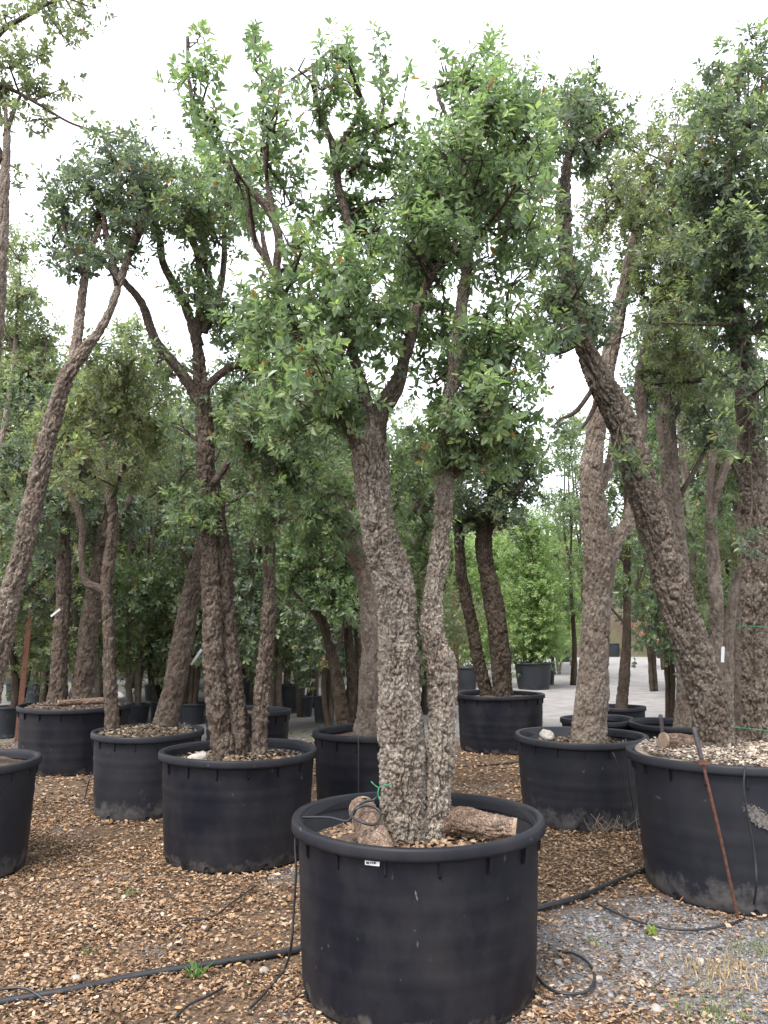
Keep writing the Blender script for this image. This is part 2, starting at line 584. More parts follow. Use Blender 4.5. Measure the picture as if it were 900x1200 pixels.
def ground_mat():
    m, nt, nd, lk, bs = new_mat('ground_soil')
    at = nd.new('ShaderNodeAttribute')
    at.attribute_name = 'pigment'
    tc = nd.new('ShaderNodeTexCoord')
    v = tc.outputs['Object']
    n1 = noise_node(nd, lk, 45, 6, 0.7, v)
    soil = ramp(nd, [(0.30, (0.035, 0.024, 0.018)), (0.5, (0.085, 0.056, 0.037)), (0.66, (0.19, 0.128, 0.082))])
    lk.new(n1.outputs['Fac'], soil.inputs[0])
    n2 = noise_node(nd, lk, 70, 5, 0.7, v)
    grav = ramp(nd, [(0.30, (0.055, 0.052, 0.055)), (0.5, (0.115, 0.110, 0.112)), (0.68, (0.24, 0.228, 0.22))])
    lk.new(n2.outputs['Fac'], grav.inputs[0])
    sep = nd.new('ShaderNodeSeparateColor')
    lk.new(at.outputs['Color'], sep.inputs[0])
    c = mix_col(nd, lk, sep.outputs[0], soil.outputs[0], grav.outputs[0])
    n4 = noise_node(nd, lk, 3, 5, 0.6, v)
    road = ramp(nd, [(0.3, (0.17, 0.158, 0.155)), (0.7, (0.26, 0.242, 0.24))])
    lk.new(n4.outputs['Fac'], road.inputs[0])
    c = mix_col(nd, lk, sep.outputs[1], c, road.outputs[0])
    n3 = noise_node(nd, lk, 0.8, 5, 0.65, v)
    gm = ramp(nd, [(0.54, (0, 0, 0)), (0.64, (0.8, 0.8, 0.8))])
    lk.new(n3.outputs['Fac'], gm.inputs[0])
    mm = nd.new('ShaderNodeMath')
    mm.operation = 'MULTIPLY'
    lk.new(gm.outputs[0], mm.inputs[0])
    lk.new(sep.outputs[2], mm.inputs[1])
    c = mix_col(nd, lk, mm.outputs[0], c, (0.12, 0.14, 0.045))
    lk.new(c, bs.inputs['Base Color'])
    bs.inputs['Roughness'].default_value = 0.95
    bs.inputs['Specular IOR Level'].default_value = 0.15
    b = nd.new('ShaderNodeBump')
    b.inputs['Strength'].default_value = 0.8
    b.inputs['Distance'].default_value = 0.012
    lk.new(n1.outputs['Fac'], b.inputs['Height'])
    lk.new(b.outputs[0], bs.inputs['Normal'])
    return m


M['ground'] = ground_mat()


def build_ground():
    xs = np.concatenate([np.linspace(-400, -14, 14), np.arange(-13, 13.01, 0.14), np.linspace(14, 400, 14)])
    ys = np.concatenate([np.linspace(-60, 0, 5), np.arange(1.0, 14, 0.14), np.linspace(14.3, 42, 40), np.linspace(50, 700, 12)])
    X, Y = np.meshgrid(xs, ys)
    x, y = X.ravel(), Y.ravel()
    z = ground_height(x, y)
    g = gravel_mask(x, y)
    road = np.clip((y - 12.2 + 0.22 * (x < 0) * x) * 0.5, 0, 1) * np.clip((x + 1.2) * 0.8 + (fbm(np.stack([x, y, x * 0], 1) * 0.6, 2, 3) - 0.5) * 2, 0.25, 1)
    grass = np.clip((y - 10) * 0.5, 0, 1) * np.clip(1.3 - road, 0, 1)
    V = np.stack([x, y, z], 1)
    nx = len(xs)
    i = (np.arange(len(ys) - 1)[:, None] * nx + np.arange(nx - 1)[None]).ravel()
    Q = np.stack([i, i + 1, i + nx + 1, i + nx], 1)
    o = add_mesh('ground', V, Q, M['ground'], colors=np.stack([g, road, grass], 1))
    tag(o, 'trampled soil and gravel ground under the pots', kind='structure')


build_ground()


def leaf_quads(pos, d, n, L, W, fold=0.25):
    """Folded pointed leaves: 6 vertices, 2 quads each."""
    N = len(pos)
    s = np.cross(d, n)
    s /= np.linalg.norm(s, axis=1)[:, None] + 1e-9
    n2 = np.cross(s, d)
    Lc, Wc = L[:, None], W[:, None]
    up = n2 * (Wc * fold)
    a = pos
    tip = pos + d * Lc - n2 * (Lc * 0.10)
    r1 = pos + d * Lc * 0.32 + s * Wc * 0.92 + up
    r2 = pos + d * Lc * 0.70 + s * Wc * 0.78 + up * 0.7
    l1 = pos + d * Lc * 0.32 - s * Wc * 0.92 + up
    l2 = pos + d * Lc * 0.70 - s * Wc * 0.78 + up * 0.7
    V = np.stack([a, r1, r2, tip, l2, l1], 1).reshape(-1, 3)
    b = (np.arange(N) * 6)[:, None]
    Q = np.stack([b + np.array([0, 1, 2, 3]), b + np.array([0, 3, 4, 5])], 1).reshape(-1, 4)
    return V, Q


def leaf_single(pos, d, n, L, W, fold=0.25):
    """Cheaper leaf for distant crowns: one folded quad each."""
    N = len(pos)
    sd = np.cross(d, n)
    sd /= np.linalg.norm(sd, axis=1)[:, None] + 1e-9
    n2 = np.cross(sd, d)
    Lc, Wc = L[:, None], W[:, None] * 1.15
    V = np.stack([pos, pos + d * Lc * 0.5 + sd * Wc + n2 * Wc * fold, pos + d * Lc, pos + d * Lc * 0.5 - sd * Wc + n2 * Wc * fold], 1).reshape(-1, 3)
    return V, np.arange(N * 4).reshape(-1, 4)


def unit(v):
    return v / (np.linalg.norm(v, axis=1)[:, None] + 1e-9)


POTS = []       # (x, y, radius) of every pot, so that litter stays outside them


def scatter_ground():
    r = np.random.default_rng(5)

    def pick(n, y0, y1, wx):
        y = np.sqrt(r.uniform(y0 ** 2, y1 ** 2, n))
        x = r.uniform(-wx, wx, n) * (y * 0.55 + 0.5)
        return x, y
    parts = []
    cols = []
    off = 0
    Qs = []
    pal = np.array([[0.345, 0.235, 0.145], [0.43, 0.32, 0.22], [0.25, 0.152, 0.085], [0.14, 0.085, 0.052], [0.41, 0.240, 0.120], [0.52, 0.42, 0.31], [0.08, 0.055, 0.042]])
    pw = np.array([0.28, 0.16, 0.20, 0.16, 0.10, 0.04, 0.06])
    for n, y0, y1, l0, l1 in ((98000, 2.1, 4.6, 0.007, 0.030), (95000, 4.4, 7.6, 0.011, 0.033), (36000, 7.4, 12.5, 0.024, 0.05)):
        x, y = pick(n, y0, y1, 1.0)
        g = gravel_mask(x, y)
        bare = np.clip((fbm(np.stack([x, y, x * 0], 1) * np.array([1.6, 2.4, 1]), 3, 61) - 0.56) * 7, 0, 0.75)
        keep = (r.random(n) > g * 0.86) & (r.random(n) > bare)
        for px_, py_, pr_ in POTS:
            keep &= (x - px_) ** 2 + (y - py_) ** 2 > (pr_ * 0.93) ** 2
        x, y = x[keep], y[keep]
        if y0 < 5:                     # drifts caught against the pot feet
            for px_, py_, pr_ in POTS:
                if y0 <= py_ - pr_ < y1 - 0.2 and py_ < 8:
                    aa = r.uniform(math.pi * 0.9, math.pi * 2.1, 700)
                    rd = pr_ * 0.90 + np.abs(r.normal(0, 0.045, 700))
                    x, y = np.concatenate([x, px_ + np.cos(aa) * rd]), np.concatenate([y, py_ + np.sin(aa) * rd])
        k = len(x)
        az = r.uniform(0, 2 * np.pi, k)
        tl = r.normal(0, 0.20, k)
        d = np.stack([np.cos(az) * np.cos(tl), np.sin(az) * np.cos(tl), np.sin(tl)], 1)
        nn = unit(np.stack([r.normal(0, 0.35, k), r.normal(0, 0.35, k), np.ones(k)], 1))
        L = np.where(r.random(k) < 0.07, r.uniform(l1, l1 * 1.45, k), l0 + (l1 - l0) * r.random(k) ** 1.3)
        W = L * r.uniform(0.15, 0.36, k)
        z = ground_height(x, y) + r.uniform(0.002, 0.02, k) + np.abs(np.sin(tl)) * L * 0.5
        V, Q = (leaf_quads if y0 < 4 else leaf_single)(np.stack([x, y, z], 1), d, nn, L, W, r.uniform(-0.5, 0.6, k)[:, None])
        c = pal[r.choice(len(pal), k, p=pw / pw.sum())] * r.uniform(0.52, 0.98, (k, 1)) * np.array([1.0, 0.985, 1.03])
        parts.append(V)
        Qs.append(Q + off)
        off += len(V)
        cols.append(np.repeat(c, 6 if y0 < 4 else 4, 0))
    o = add_mesh('leaf_litter', np.vstack(parts), np.vstack(Qs), M['pigment'], smooth=False, colors=np.vstack(cols))
    tag(o, 'dry tan fallen leaves and bark chips covering the ground', 'leaf litter', kind='stuff')
    # gravel stones
    n = 52000
    x, y = pick(n, 2.2, 6.5, 1.0)
    g = gravel_mask(x, y)
    keep = r.random(n) < g
    for px_, py_, pr_ in POTS:
        keep &= (x - px_) ** 2 + (y - py_) ** 2 > (pr_ * 0.93) ** 2
    x, y = x[keep], y[keep]
    k = len(x)
    base = np.array([[1, 0, 0], [0, 1, 0], [-1, 0, 0], [0, -1, 0], [0, 0, 1], [0, 0, -1]], float)
    sz = r.gamma(3.0, 0.0021, k)[:, None, None] + 0.003
    V = base[None] * sz * r.uniform(0.55, 1.25, (k, 6, 1))
    V[:, :, 2] *= 0.7
    an = r.uniform(0, 6.28, k)
    ca, sa = np.cos(an)[:, None], np.sin(an)[:, None]
    vx = V[:, :, 0] * ca - V[:, :, 1] * sa
    vy = V[:, :, 0] * sa + V[:, :, 1] * ca
    V = np.stack([vx, vy, V[:, :, 2]], 2) + np.stack([x, y, ground_height(x, y) + 0.003], 1)[:, None, :]
    F = np.array([[0, 1, 4], [1, 2, 4], [2, 3, 4], [3, 0, 4], [1, 0, 5], [2, 1, 5], [3, 2, 5], [0, 3, 5]])
    T = ((np.arange(k) * 6)[:, None, None] + F[None]).reshape(-1, 3)
    c = np.array([0.122, 0.118, 0.124]) * r.uniform(0.4, 1.9, (k, 1)) + r.uniform(0, 0.03, (k, 1)) * np.array([1, .8, .6])
    o = add_mesh('gravel', V.reshape(-1, 3), None, M['gravel'], smooth=False, tris=T, colors=np.repeat(c, 6, 0))
    tag(o, 'fine grey crushed gravel between the leaf litter', 'gravel', kind='stuff')


# ------------------------------------------------------------------ pots
def make_pot(x, y, D, H, label, group=None, mat='pot', soil='soil', soil_drop=0.07, rot=0.0, nrib=16, taper=0.92, detail=True, cat='plant pot', name='plant_pot', rimh=0.055, tilt=0.0):
    root = empty(name, (x, y, 0.0), label, cat, group)
    root.rotation_euler = (tilt, 0, rot)
    R = D / 2
    POTS.append((x, y, R))
    Rw = R * 0.952                     # wall radius under the rim
    Rb = Rw * taper
    seg = 64 if detail else 24

    def wr(z):
        return Rb + (Rw - Rb) * (z / H) ** 0.85
    prof = [(Rb * 0.2, 0.012), (Rb * 0.93, 0.004), (Rb * 0.975, 0.006), (Rb * 0.992, 0.018)]
    for k in range(1, 26):
        z = 0.03 + (H - rimh - 0.03) * k / 25
        bulge = 0.0030 if k in (7, 13, 18) and detail else 0.0
        prof.append((wr(z) + bulge + 0.0006 * math.sin(k * 1.9 + x), z))
    ztop = H - rimh
    inner = [(wr(H) - 0.016, H - 0.012), (wr(H * 0.6) - 0.014, H * 0.6), (Rb - 0.02, 0.03), (0.02, 0.03)]
    V, Q = lathe(prof + [(Rw - 0.004, H - 0.015), (Rw - 0.012, H - 0.012)] + inner, seg)
    rs = np.random.default_rng(int(abs(x * 97 + y * 31) * 10) % 9999)
    ang = np.arctan2(V[:, 1], V[:, 0])
    wob = 1 + 0.006 * np.sin(2 * ang + rs.uniform(0, 6)) + 0.004 * np.sin(3 * ang + rs.uniform(0, 6))
    V[:, 0] *= wob
    V[:, 1] *= wob
    add_mesh('wall', V, Q, M[mat], root)
    # rolled rim with a turned-down lip
    rp = [(Rw - 0.006, ztop + 0.012), (R - 0.010, ztop), (R - 0.001, ztop + 0.004), (R, ztop + 0.016), (R - 0.002, H - 0.012), (R - 0.007, H - 0.003),
          (R - 0.016, H), (R - 0.034, H - 0.002), (R - 0.042, H - 0.010), (R - 0.046, H - 0.030), (R - 0.05, H - 0.06)]
    V, Q = lathe(rp, seg)
    ang = np.arctan2(V[:, 1], V[:, 0])
    a0, a1 = rs.uniform(0, 6, 2)
    wob = 1 + 0.006 * np.sin(2 * ang + a0) + 0.004 * np.sin(3 * ang + a1)
    V[:, 0] *= wob
    V[:, 1] *= wob
    V[:, 2] += 0.005 * np.sin(2 * ang + a1)
    rim = add_mesh('rim', V, Q, M[mat], root)
    if nrib:
        rl = 0.075
        bv = np.array([[Rw - 0.012, -0.004, ztop + 0.015], [R - 0.014, -0.004, ztop + 0.015], [R - 0.02, -0.004, ztop - rl * 0.75], [wr(ztop - rl) - 0.006, -0.004, ztop - rl],
                       [Rw - 0.012, 0.004, ztop + 0.015], [R - 0.014, 0.004, ztop + 0.015], [R - 0.02, 0.004, ztop - rl * 0.75], [wr(ztop - rl) - 0.006, 0.004, ztop - rl]])
        bq = np.array([[0, 1, 2, 3], [7, 6, 5, 4], [0, 4, 5, 1], [1, 5, 6, 2], [2, 6, 7, 3], [3, 7, 4, 0]])
        first = add_mesh('rib', bv, bq, M[mat], rim, smooth=False)
        for k in range(1, nrib):
            c = first.copy()
            col.objects.link(c)
            c.parent = rim
            c.rotation_euler = (0, 0, 2 * math.pi * k / nrib)
    if detail:
        hv, hq = lathe([(0.0005, 0), (0.017, 0), (0.017, 0.004)], 12)
        first = None
        for k in range(8):
            a = 2 * math.pi * (k + 0.35) / 8
            zz = 0.032
            if first is None:
                o = add_mesh('drain_hole', hv, hq, M['hole'], root)
                first = o
            else:
                o = first.copy()
                col.objects.link(o)
                o.parent = root
            rr = wr(zz) + 0.0015
            o.location = (rr * math.cos(a), rr * math.sin(a), zz)
            o.rotation_euler = (0, math.radians(90), a)
    # soil heaped a little towards the trunks
    zs = H - soil_drop
    rr_ = np.linspace(0.001, 1, 14)
    V, Q = lathe([(q * (wr(zs) - 0.012), zs + 0.03 * (1 - q * q)) for q in rr_], 48 if detail else 24)
    V[:, 2] += (fbm(V * 9 + x, 3, 3) - 0.5) * 0.05
    add_mesh('soil', V, Q, M[soil], root)
    return root


def pot_chips(root, R, z, n, colr, seed, l0=0.02, l1=0.045, name='leaf_scraps'):
    r = np.random.default_rng(seed)
    a, q = r.uniform(0, 6.28, n), np.sqrt(r.random(n)) * R
    az, tl = r.uniform(0, 6.28, n), r.normal(0, 0.3, n)
    d = np.stack([np.cos(az) * np.cos(tl), np.sin(az) * np.cos(tl), np.sin(tl)], 1)
    nn = unit(np.stack([r.normal(0, .4, n), r.normal(0, .4, n), np.ones(n)], 1))
    L = r.uniform(l0, l1, n)
    V, Q = leaf_quads(np.stack([q * np.cos(a), q * np.sin(a), z + 0.03 * (1 - (q / R) ** 2) + r.uniform(0.012, 0.03, n)], 1), d, nn, L, L * r.uniform(.2, .42, n), r.uniform(-.5, .5, n)[:, None])
    c = np.array(colr) * r.uniform(0.5, 1.3, (n, 1))
    tag(add_mesh(name, V, Q, M['pigment'], root, smooth=False, colors=np.repeat(c, 6, 0)), kind='stuff')


# ------------------------------------------------------------------ trees
PAL = {
    'fresh': np.array([[0.085, 0.140, 0.068], [0.105, 0.170, 0.078], [0.070, 0.120, 0.070], [0.135, 0.205, 0.080], [0.20, 0.265, 0.095]]),
    'dark': np.array([[0.052, 0.080, 0.060], [0.066, 0.100, 0.070], [0.075, 0.105, 0.080], [0.085, 0.125, 0.072], [0.16, 0.195, 0.090]]),
    'olive': np.array([[0.100, 0.122, 0.062], [0.120, 0.148, 0.072], [0.088, 0.112, 0.068], [0.155, 0.175, 0.080], [0.22, 0.21, 0.09]]),
    'mid': np.array([[0.074, 0.118, 0.060], [0.092, 0.145, 0.066], [0.066, 0.105, 0.066], [0.115, 0.165, 0.070], [0.17, 0.21, 0.08]]),
    'pale': np.array([[0.14, 0.180, 0.105], [0.17, 0.205, 0.115], [0.12, 0.160, 0.10], [0.19, 0.225, 0.12], [0.23, 0.24, 0.13]]),
    'bright': np.array([[0.125, 0.205, 0.055], [0.15, 0.245, 0.065], [0.105, 0.180, 0.055], [0.175, 0.265, 0.075], [0.21, 0.29, 0.095]]),
}
for _k in PAL:
    _m = PAL[_k].mean(1, keepdims=True)
    PAL[_k] = (PAL[_k] * 0.68 + _m * 0.32) * np.array([1.38, 1.33, 1.22])
PALW = np.array([0.32, 0.28, 0.2, 0.14, 0.06])


DENS = 1.9


class Foliage:
    def __init__(self, seed, palette, size=0.058, aspect=0.25):
        self.r = np.random.default_rng(seed)
        self.pal, self.size, self.asp = PAL[palette], size, aspect
        self.shoots, self.dirs, self.young = [], [], []
        self.tw = []        # twig segments: (p0, p1, r0, r1)

    def blob(self, c, rad, dens, skel, up=0.55, sub=0.10, young=0.15):
        """A clump of shoots round c with radii rad; skel = limb points it grows from."""
        r = self.r
        rad = np.asarray(rad, float)
        area = math.pi * rad[0] * rad[2]
        n = max(4, int(area * 165 * dens * DENS))
        ns = max(2, int(n / 7))
        u = unit(r.normal(0, 1, (ns, 3))) * (r.random((ns, 1)) ** 0.45)
        subs = c + u * rad * 0.92
        anchor = None
        if skel is not None:
            anchor = skel[np.argmin(((skel - c) ** 2).sum(1))]
            mid = c * 0.6 + anchor * 0.4 + r.normal(0, 0.04, 3)
            self.tw.append((anchor, mid, 0.011, 0.009))
            for s in subs:
                sk = skel[np.argmin(((skel - s) ** 2).sum(1))]
                src = mid if np.linalg.norm(s - mid) < np.linalg.norm(s - sk) else sk
                kn = src * 0.45 + s * 0.55 + r.normal(0, 0.025, 3) - np.array([0, 0, 0.02])
                self.tw.append((src, kn, 0.007, 0.005))
                self.tw.append((kn, s, 0.005, 0.003))
        k = r.integers(0, ns, n)
        off = r.normal(0, sub, (n, 3)) * np.minimum(1, rad / 0.2)
        pos = subs[k] + off * 0.75
        d = unit(unit(pos - c) * 0.75 + unit(off + 1e-6) * 0.6 + np.array([0, 0, up]) + r.normal(0, 0.3, (n, 3)))
        for i in range(n):
            self.tw.append((subs[k[i]], pos[i], 0.0028, 0.0018))
        self.shoots.append(pos)
        self.dirs.append(d)
        self.young.append(np.full(n, young))

    def build(self, parent, off, per=11, twigs=True, limbmat='limb', name='crown', single=False):
        r = self.r
        pos, d, yg = np.vstack(self.shoots), np.vstack(self.dirs), np.concatenate(self.young)
        n = len(pos)
        k = np.arange(per)[None, :]
        L = self.size
        tfrac = (k + r.uniform(-0.3, 0.3, (n, per))) / per
        slen = r.uniform(0.5, 1.5, (n, 1)) * L * 1.7
        ref = np.where(np.abs(d[:, 2:3]) < 0.9, np.array([[0, 0, 1.0]]), np.array([[1.0, 0, 0]]))
        e1 = unit(np.cross(d, ref))
        e2 = np.cross(d, e1)
        phi = k * 2.39996 + r.uniform(0, 6.28, (n, 1)) + r.normal(0, 0.25, (n, per))
        e = e1[:, None] * np.cos(phi)[..., None] + e2[:, None] * np.sin(phi)[..., None]
        a = np.radians(88 - 52 * tfrac + r.normal(0, 13, (n, per)))[..., None]
        ld = np.cos(a) * d[:, None] + np.sin(a) * e + r.normal(0, 0.12, (n, per, 3)) - np.array([0, 0, 0.10])
        ln = np.sin(a) * d[:, None] - np.cos(a) * e + r.normal(0, 0.28, (n, per, 3)) + np.array([0, 0, 0.25])
        lp = pos[:, None] + d[:, None] * (tfrac * slen)[..., None] + e * 0.004
        ld, ln, lp = unit(ld.reshape(-1, 3)), unit(ln.reshape(-1, 3)), lp.reshape(-1, 3)
        N = len(lp)
        sz = L * r.uniform(0.55, 1.25, N) * (1 - 0.35 * np.clip(tfrac.ravel() - 0.55, 0, 1))
        W = sz * self.asp * r.uniform(0.8, 1.25, N)
        V, Q = (leaf_single if single else leaf_quads)(lp, ld, ln, sz, W, 0.28)
        base = self.pal[r.choice(5, n, p=PALW)]
        c = np.repeat(base, per, 0) * 0.55 + 0.45 * self.pal[r.choice(5, N, p=PALW)]
        isy = (r.random((n, 1)) < yg[:, None]) * np.clip(tfrac * 1.6 - 0.35, 0, 1)
        c = c * (1 - isy.reshape(-1, 1) * 0.7) + np.array([0.25, 0.30, 0.12]) * isy.reshape(-1, 1) * 0.7
        c = c * r.uniform(0.82, 1.18, (N, 1))
        br = r.random(N) < 0.012
        c[br] = np.array([0.22, 0.12, 0.05])
        cr = add_mesh(name, V - off, Q, M['leaf'], parent, smooth=False, colors=np.repeat(c, 4 if single else 6, 0))
        if twigs and self.tw:
            p0 = np.array([t[0] for t in self.tw])
            p1 = np.array([t[1] for t in self.tw])
            r0 = np.array([t[2] for t in self.tw])
            r1 = np.array([t[3] for t in self.tw])
            dd = unit(p1 - p0)
            rf = np.where(np.abs(dd[:, 2:3]) < 0.9, np.array([[0, 0, 1.0]]), np.array([[1.0, 0, 0]]))
            a1 = unit(np.cross(dd, rf))
            a2 = np.cross(dd, a1)
            ring = []
            for q, rr in ((p0, r0), (p1, r1)):
                for th in (0, 2.094, 4.189):
                    ring.append(q + (a1 * math.cos(th) + a2 * math.sin(th)) * rr[:, None])
            V = np.stack(ring, 1).reshape(-1, 3)
            b = (np.arange(len(p0)) * 6)[:, None]
            Q = np.stack([b + np.array(f) for f in ([0, 1, 4, 3], [1, 2, 5, 4], [2, 0, 3, 5])], 1).reshape(-1, 4)
            tag(add_mesh('twigs', V - off, Q, M[limbmat], cr, colors=np.ones((len(V), 3))), kind='stuff')
        return cr


def trace(pts, Y):
    """Traced limb: (px, py, width_px[, dY]) -> world points and radii."""
    w, r = [], []
    for q in pts:
        p = P(q[0], q[1], Y + (q[3] if len(q) > 3 else 0.0))
        w.append(p)
        r.append(q[2] / 2 * depth(p) / FPX)
    return np.array(w), np.array(r)


def make_tree(name, label, Y, soil_z, trunks, limbs, blobs, palette='mid', bark='bark_grey', limb_bark='limb', res=0.006, barkd=0.012,
              size=0.058, dens=1.0, group=None, per=11, seed=1, young=0.15, cat='tree', dyr=0.28, up=0.55, base=None, scale=1.0, ws=0.9):
    r = np.random.default_rng(seed)
    w0, _ = trace(trunks[0][:1], Y)
    b0 = np.array([w0[0][0], Y, soil_z]) if base is None else np.array(base)
    root = empty(name, tuple(b0), label, cat, group)
    skel = []
    for k, tr in enumerate(trunks):
        w, rad = trace(tr, Y)
        rad = rad * ws
        zf = soil_z - 0.06
        if zf < w[0][2] < zf + 0.4:
            dirn = (w[0] - w[1]) / np.linalg.norm(w[0] - w[1])
            f = w[0] + np.array([dirn[0] * 0.5, dirn[1] * 0.5, dirn[2]]) * (w[0][2] - zf)
            f[2] = zf
            w = np.vstack([f, w])
            rad = np.concatenate([[rad[0] * 1.12], rad])
        rmax = rad.max()
        nseg = int(np.clip(2 * math.pi * rmax / res, 16, 190))
        V, Q, T, path, pr = tube(w, rad * 1.0, nseg, res * 1.1, barkd * min(1, rmax / 0.09 + 0.25), seed * 13 + k, scale)
        add_mesh('trunk', V - b0, Q, M[bark], root, tris=T, colors=np.repeat(tube.tone[:, None], 3, 1))
        skel.append(path[int(len(path) * 0.5)::6])
    for k, lb in enumerate(limbs):
        w, rad = trace(lb, Y)
        rmax = rad.max()
        rs = max(res, rmax * 0.2)
        V, Q, T, path, pr = tube(w, rad, int(np.clip(2 * math.pi * rmax / rs, 8, 64)), rs * 1.3, barkd * 0.6 * min(1, rmax / 0.05), seed * 29 + k, 1.2)
        add_mesh('branch', V - b0, Q, M[limb_bark], root, tris=T, colors=np.repeat((tube.tone if tube.tone is not None else np.ones(len(V)))[:, None], 3, 1))
        skel.append(path[2::3])
    skel = np.vstack(skel)
    fo = Foliage(seed * 3 + 1, palette, size)
    for q in blobs:
        px, py, rx, ry = q[:4]
        dy = q[4] if len(q) > 4 and q[4] is not None else r.normal(0, dyr)
        dn = q[5] if len(q) > 5 else 1.0
        c = P(px, py, Y + dy)
        s = depth(c) / FPX
        fo.blob(c, (rx * s, (rx + ry) * 0.55 * s, ry * s), dens * dn, skel, up, young=young)
    fo.build(root, b0, per)
    return root


def grow_tree(name, label, x, y, h, crown_r, crown_lo, group, palette, seed, trunk_r=0.07, ntr=1, size=0.09, dens=0.5, bark='bark_dark', per=9, lean=0.3, zbase=0.0, zg=0.0, cat='tree', up=0.4, nb=None):
    r = np.random.default_rng(seed)
    b0 = np.array([x, y, zg])
    root = empty(name, tuple(b0), label, cat, group)
    skel = []
    for k in range(ntr):
        a = r.uniform(0, 6.28)
        fx, fy = x + math.cos(a) * trunk_r * 1.2 * (ntr > 1), y + math.sin(a) * trunk_r * 1.2 * (ntr > 1)
        tx, ty = x + r.normal(0, lean), y + r.normal(0, lean)
        pts, rad = [], []
        for q in np.linspace(0, 1, 7):
            pts.append([fx + (tx - fx) * q + r.normal(0, 0.06) * (q > 0), fy + (ty - fy) * q + r.normal(0, 0.06) * (q > 0), zg + zbase - 0.04 + (h * 0.88 - zbase) * q])
            rad.append(trunk_r * (1 - 0.72 * q))
        V, Q, T, path, pr = tube(np.array(pts), np.array(rad), 12, 0.14, 0.012, seed + k, 0.8)
        add_mesh('trunk', V - b0, Q, M[bark], root, tris=T, colors=np.repeat(tube.tone[:, None], 3, 1))
        skel.append(path[len(path) // 3:])
    sk = np.vstack(skel)
    fo = Foliage(seed + 5, palette, size)
    n = nb or int(10 + 9 * crown_r)
    for i in range(n):
        q = r.random()
        zc = zg + crown_lo + (h - crown_lo) * q
        prof = crown_r * (math.sin(math.pi * (0.16 + 0.78 * q)) ** 0.7)
        a = r.uniform(0, 6.28)
        rr = prof * math.sqrt(r.random()) * 0.8
        c = np.array([x + math.cos(a) * rr, y + math.sin(a) * rr, zc])
        br = r.uniform(0.28, 0.5) * max(0.7, crown_r)
        if r.random() < 0.6:
            an = sk[np.argmin(((sk - c + np.array([0, 0, 0.4])) ** 2).sum(1))]
            V, Q, T, pa, _ = tube(np.array([an, an * 0.5 + c * 0.5 + r.normal(0, 0.06, 3), c]), np.array([trunk_r * 0.38, trunk_r * 0.25, 0.008]), 6, 0.12)
            add_mesh('branch', V - b0, Q, M['limb'], root, tris=T, colors=np.ones((len(V), 3)))
        fo.blob(c, (br, br, br * 0.8), dens, None, up, sub=0.2)
    fo.build(root, b0, per, twigs=False, single=True)
    return root


PROTO = {}


def auto_tree(name, label, x, y, h, crown_r, crown_lo, group, palette, seed, *a, zg=0.0, zbase=0.0, variants=1, **kw):
    """A tree of the rows behind: the first few of a kind are grown, the others are turned and stretched copies of those."""
    key = (name, palette, seed % variants)
    if key not in PROTO:
        o = grow_tree(name, label, x, y, h, crown_r, crown_lo, group, palette, seed, *a, zg=zg, **kw)
        PROTO[key] = (o, h, crown_r)
        return o
    p, h0, c0 = PROTO[key]
    o = copy_tree(p)
    tag(o, label, 'shrub' if 'shrub' in name else 'tree', group)
    o.location = (x, y, zg)
    o.rotation_euler = (0, 0, seed * 2.399)
    o.scale = (crown_r / c0, crown_r / c0, h / h0)
    return o


HP = 0.70


def rim_pot(px, py, wpx, H, label, **kw):
    g = G(px, py, H)
    D = wpx * depth(g) / FPX
    return make_pot(g[0], g[1], D, H, label, **kw), g, D


# --- the big pots in front
potA, gA, DA = rim_pot(489, 954, 293, 0.715, 'large black pot with white sticker and two logs under the pale oak', rot=0.12, soil_drop=0.13, taper=0.945)
potB, gB, DB = rim_pot(280, 877, 183, 0.71, 'large black pot with three dark trunks and a small grey stone', rot=0.3, soil_drop=0.10)
potC, gC, DC = rim_pot(680, 860, 154, 0.68, 'dusty black pot with one straight trunk, dry weeds at its foot', rot=0.2, mat='pot_dusty', soil_drop=0.11)
potD, gD, DD = rim_pot(586, 812, 103, 0.71, 'black pot holding two dark crooked trunks on the chip ground before the gravel road', rot=0.1, taper=0.96)
potE, gE, DE = rim_pot(174, 855, 128, 0.68, 'dusty dark grey pot holding a thin trunk and a thick leaning trunk', rot=0.05, mat='pot_dusty', soil_drop=0.03)
potF, gF, DF = rim_pot(89, 825, 128, 0.70, 'wide black pot with two thick rough trunks beside the rusty post', rot=0.5, soil_drop=0.04, taper=0.95)
potG = make_pot(P(862, 878, 5.12)[0], 5.12, 1.30, 0.80, 'huge scuffed black pot filled with pale mulch, rusty rod hooked on its rim', rot=0.2, mat='pot_dusty', soil='mulch', soil_drop=0.015, nrib=18)
gG = np.array([P(862, 878, 5.12)[0], 5.12, 0.8])
potH, gH, DH = rim_pot(432, 855, 132, 0.70, 'black pot behind the pale twin-trunked oak, with an old knobbly trunk', rot=0.2, soil_drop=0.08)
potI, gI, DI = rim_pot(-42, 889, 168, 0.70, 'dark grey pot by the frame edge carrying the tall leaning oak', rot=0.35, mat='pot_dusty', soil_drop=0.06)
potJ, gJ, DJ = rim_pot(291, 831, 101, 0.70, 'black pot half hidden behind the pot with three dark trunks', rot=0.1)
potK, gK, DK = rim_pot(700, 841, 86, 0.66, 'small black pot right behind the dusty pot with one straight trunk', rot=0.1, soil_drop=0.12)
potL, gL, DL = rim_pot(790, 846, 104, 0.66, 'black pot between the straight trunk and the leaning trunk, upright bar beside it', rot=0.1, soil_drop=0.12)
potN, gN, DN = rim_pot(728, 827, 56, 0.60, 'small black pot holding one thin dark trunk at the gravel road', rot=0.1, soil_drop=0.1, detail=False)

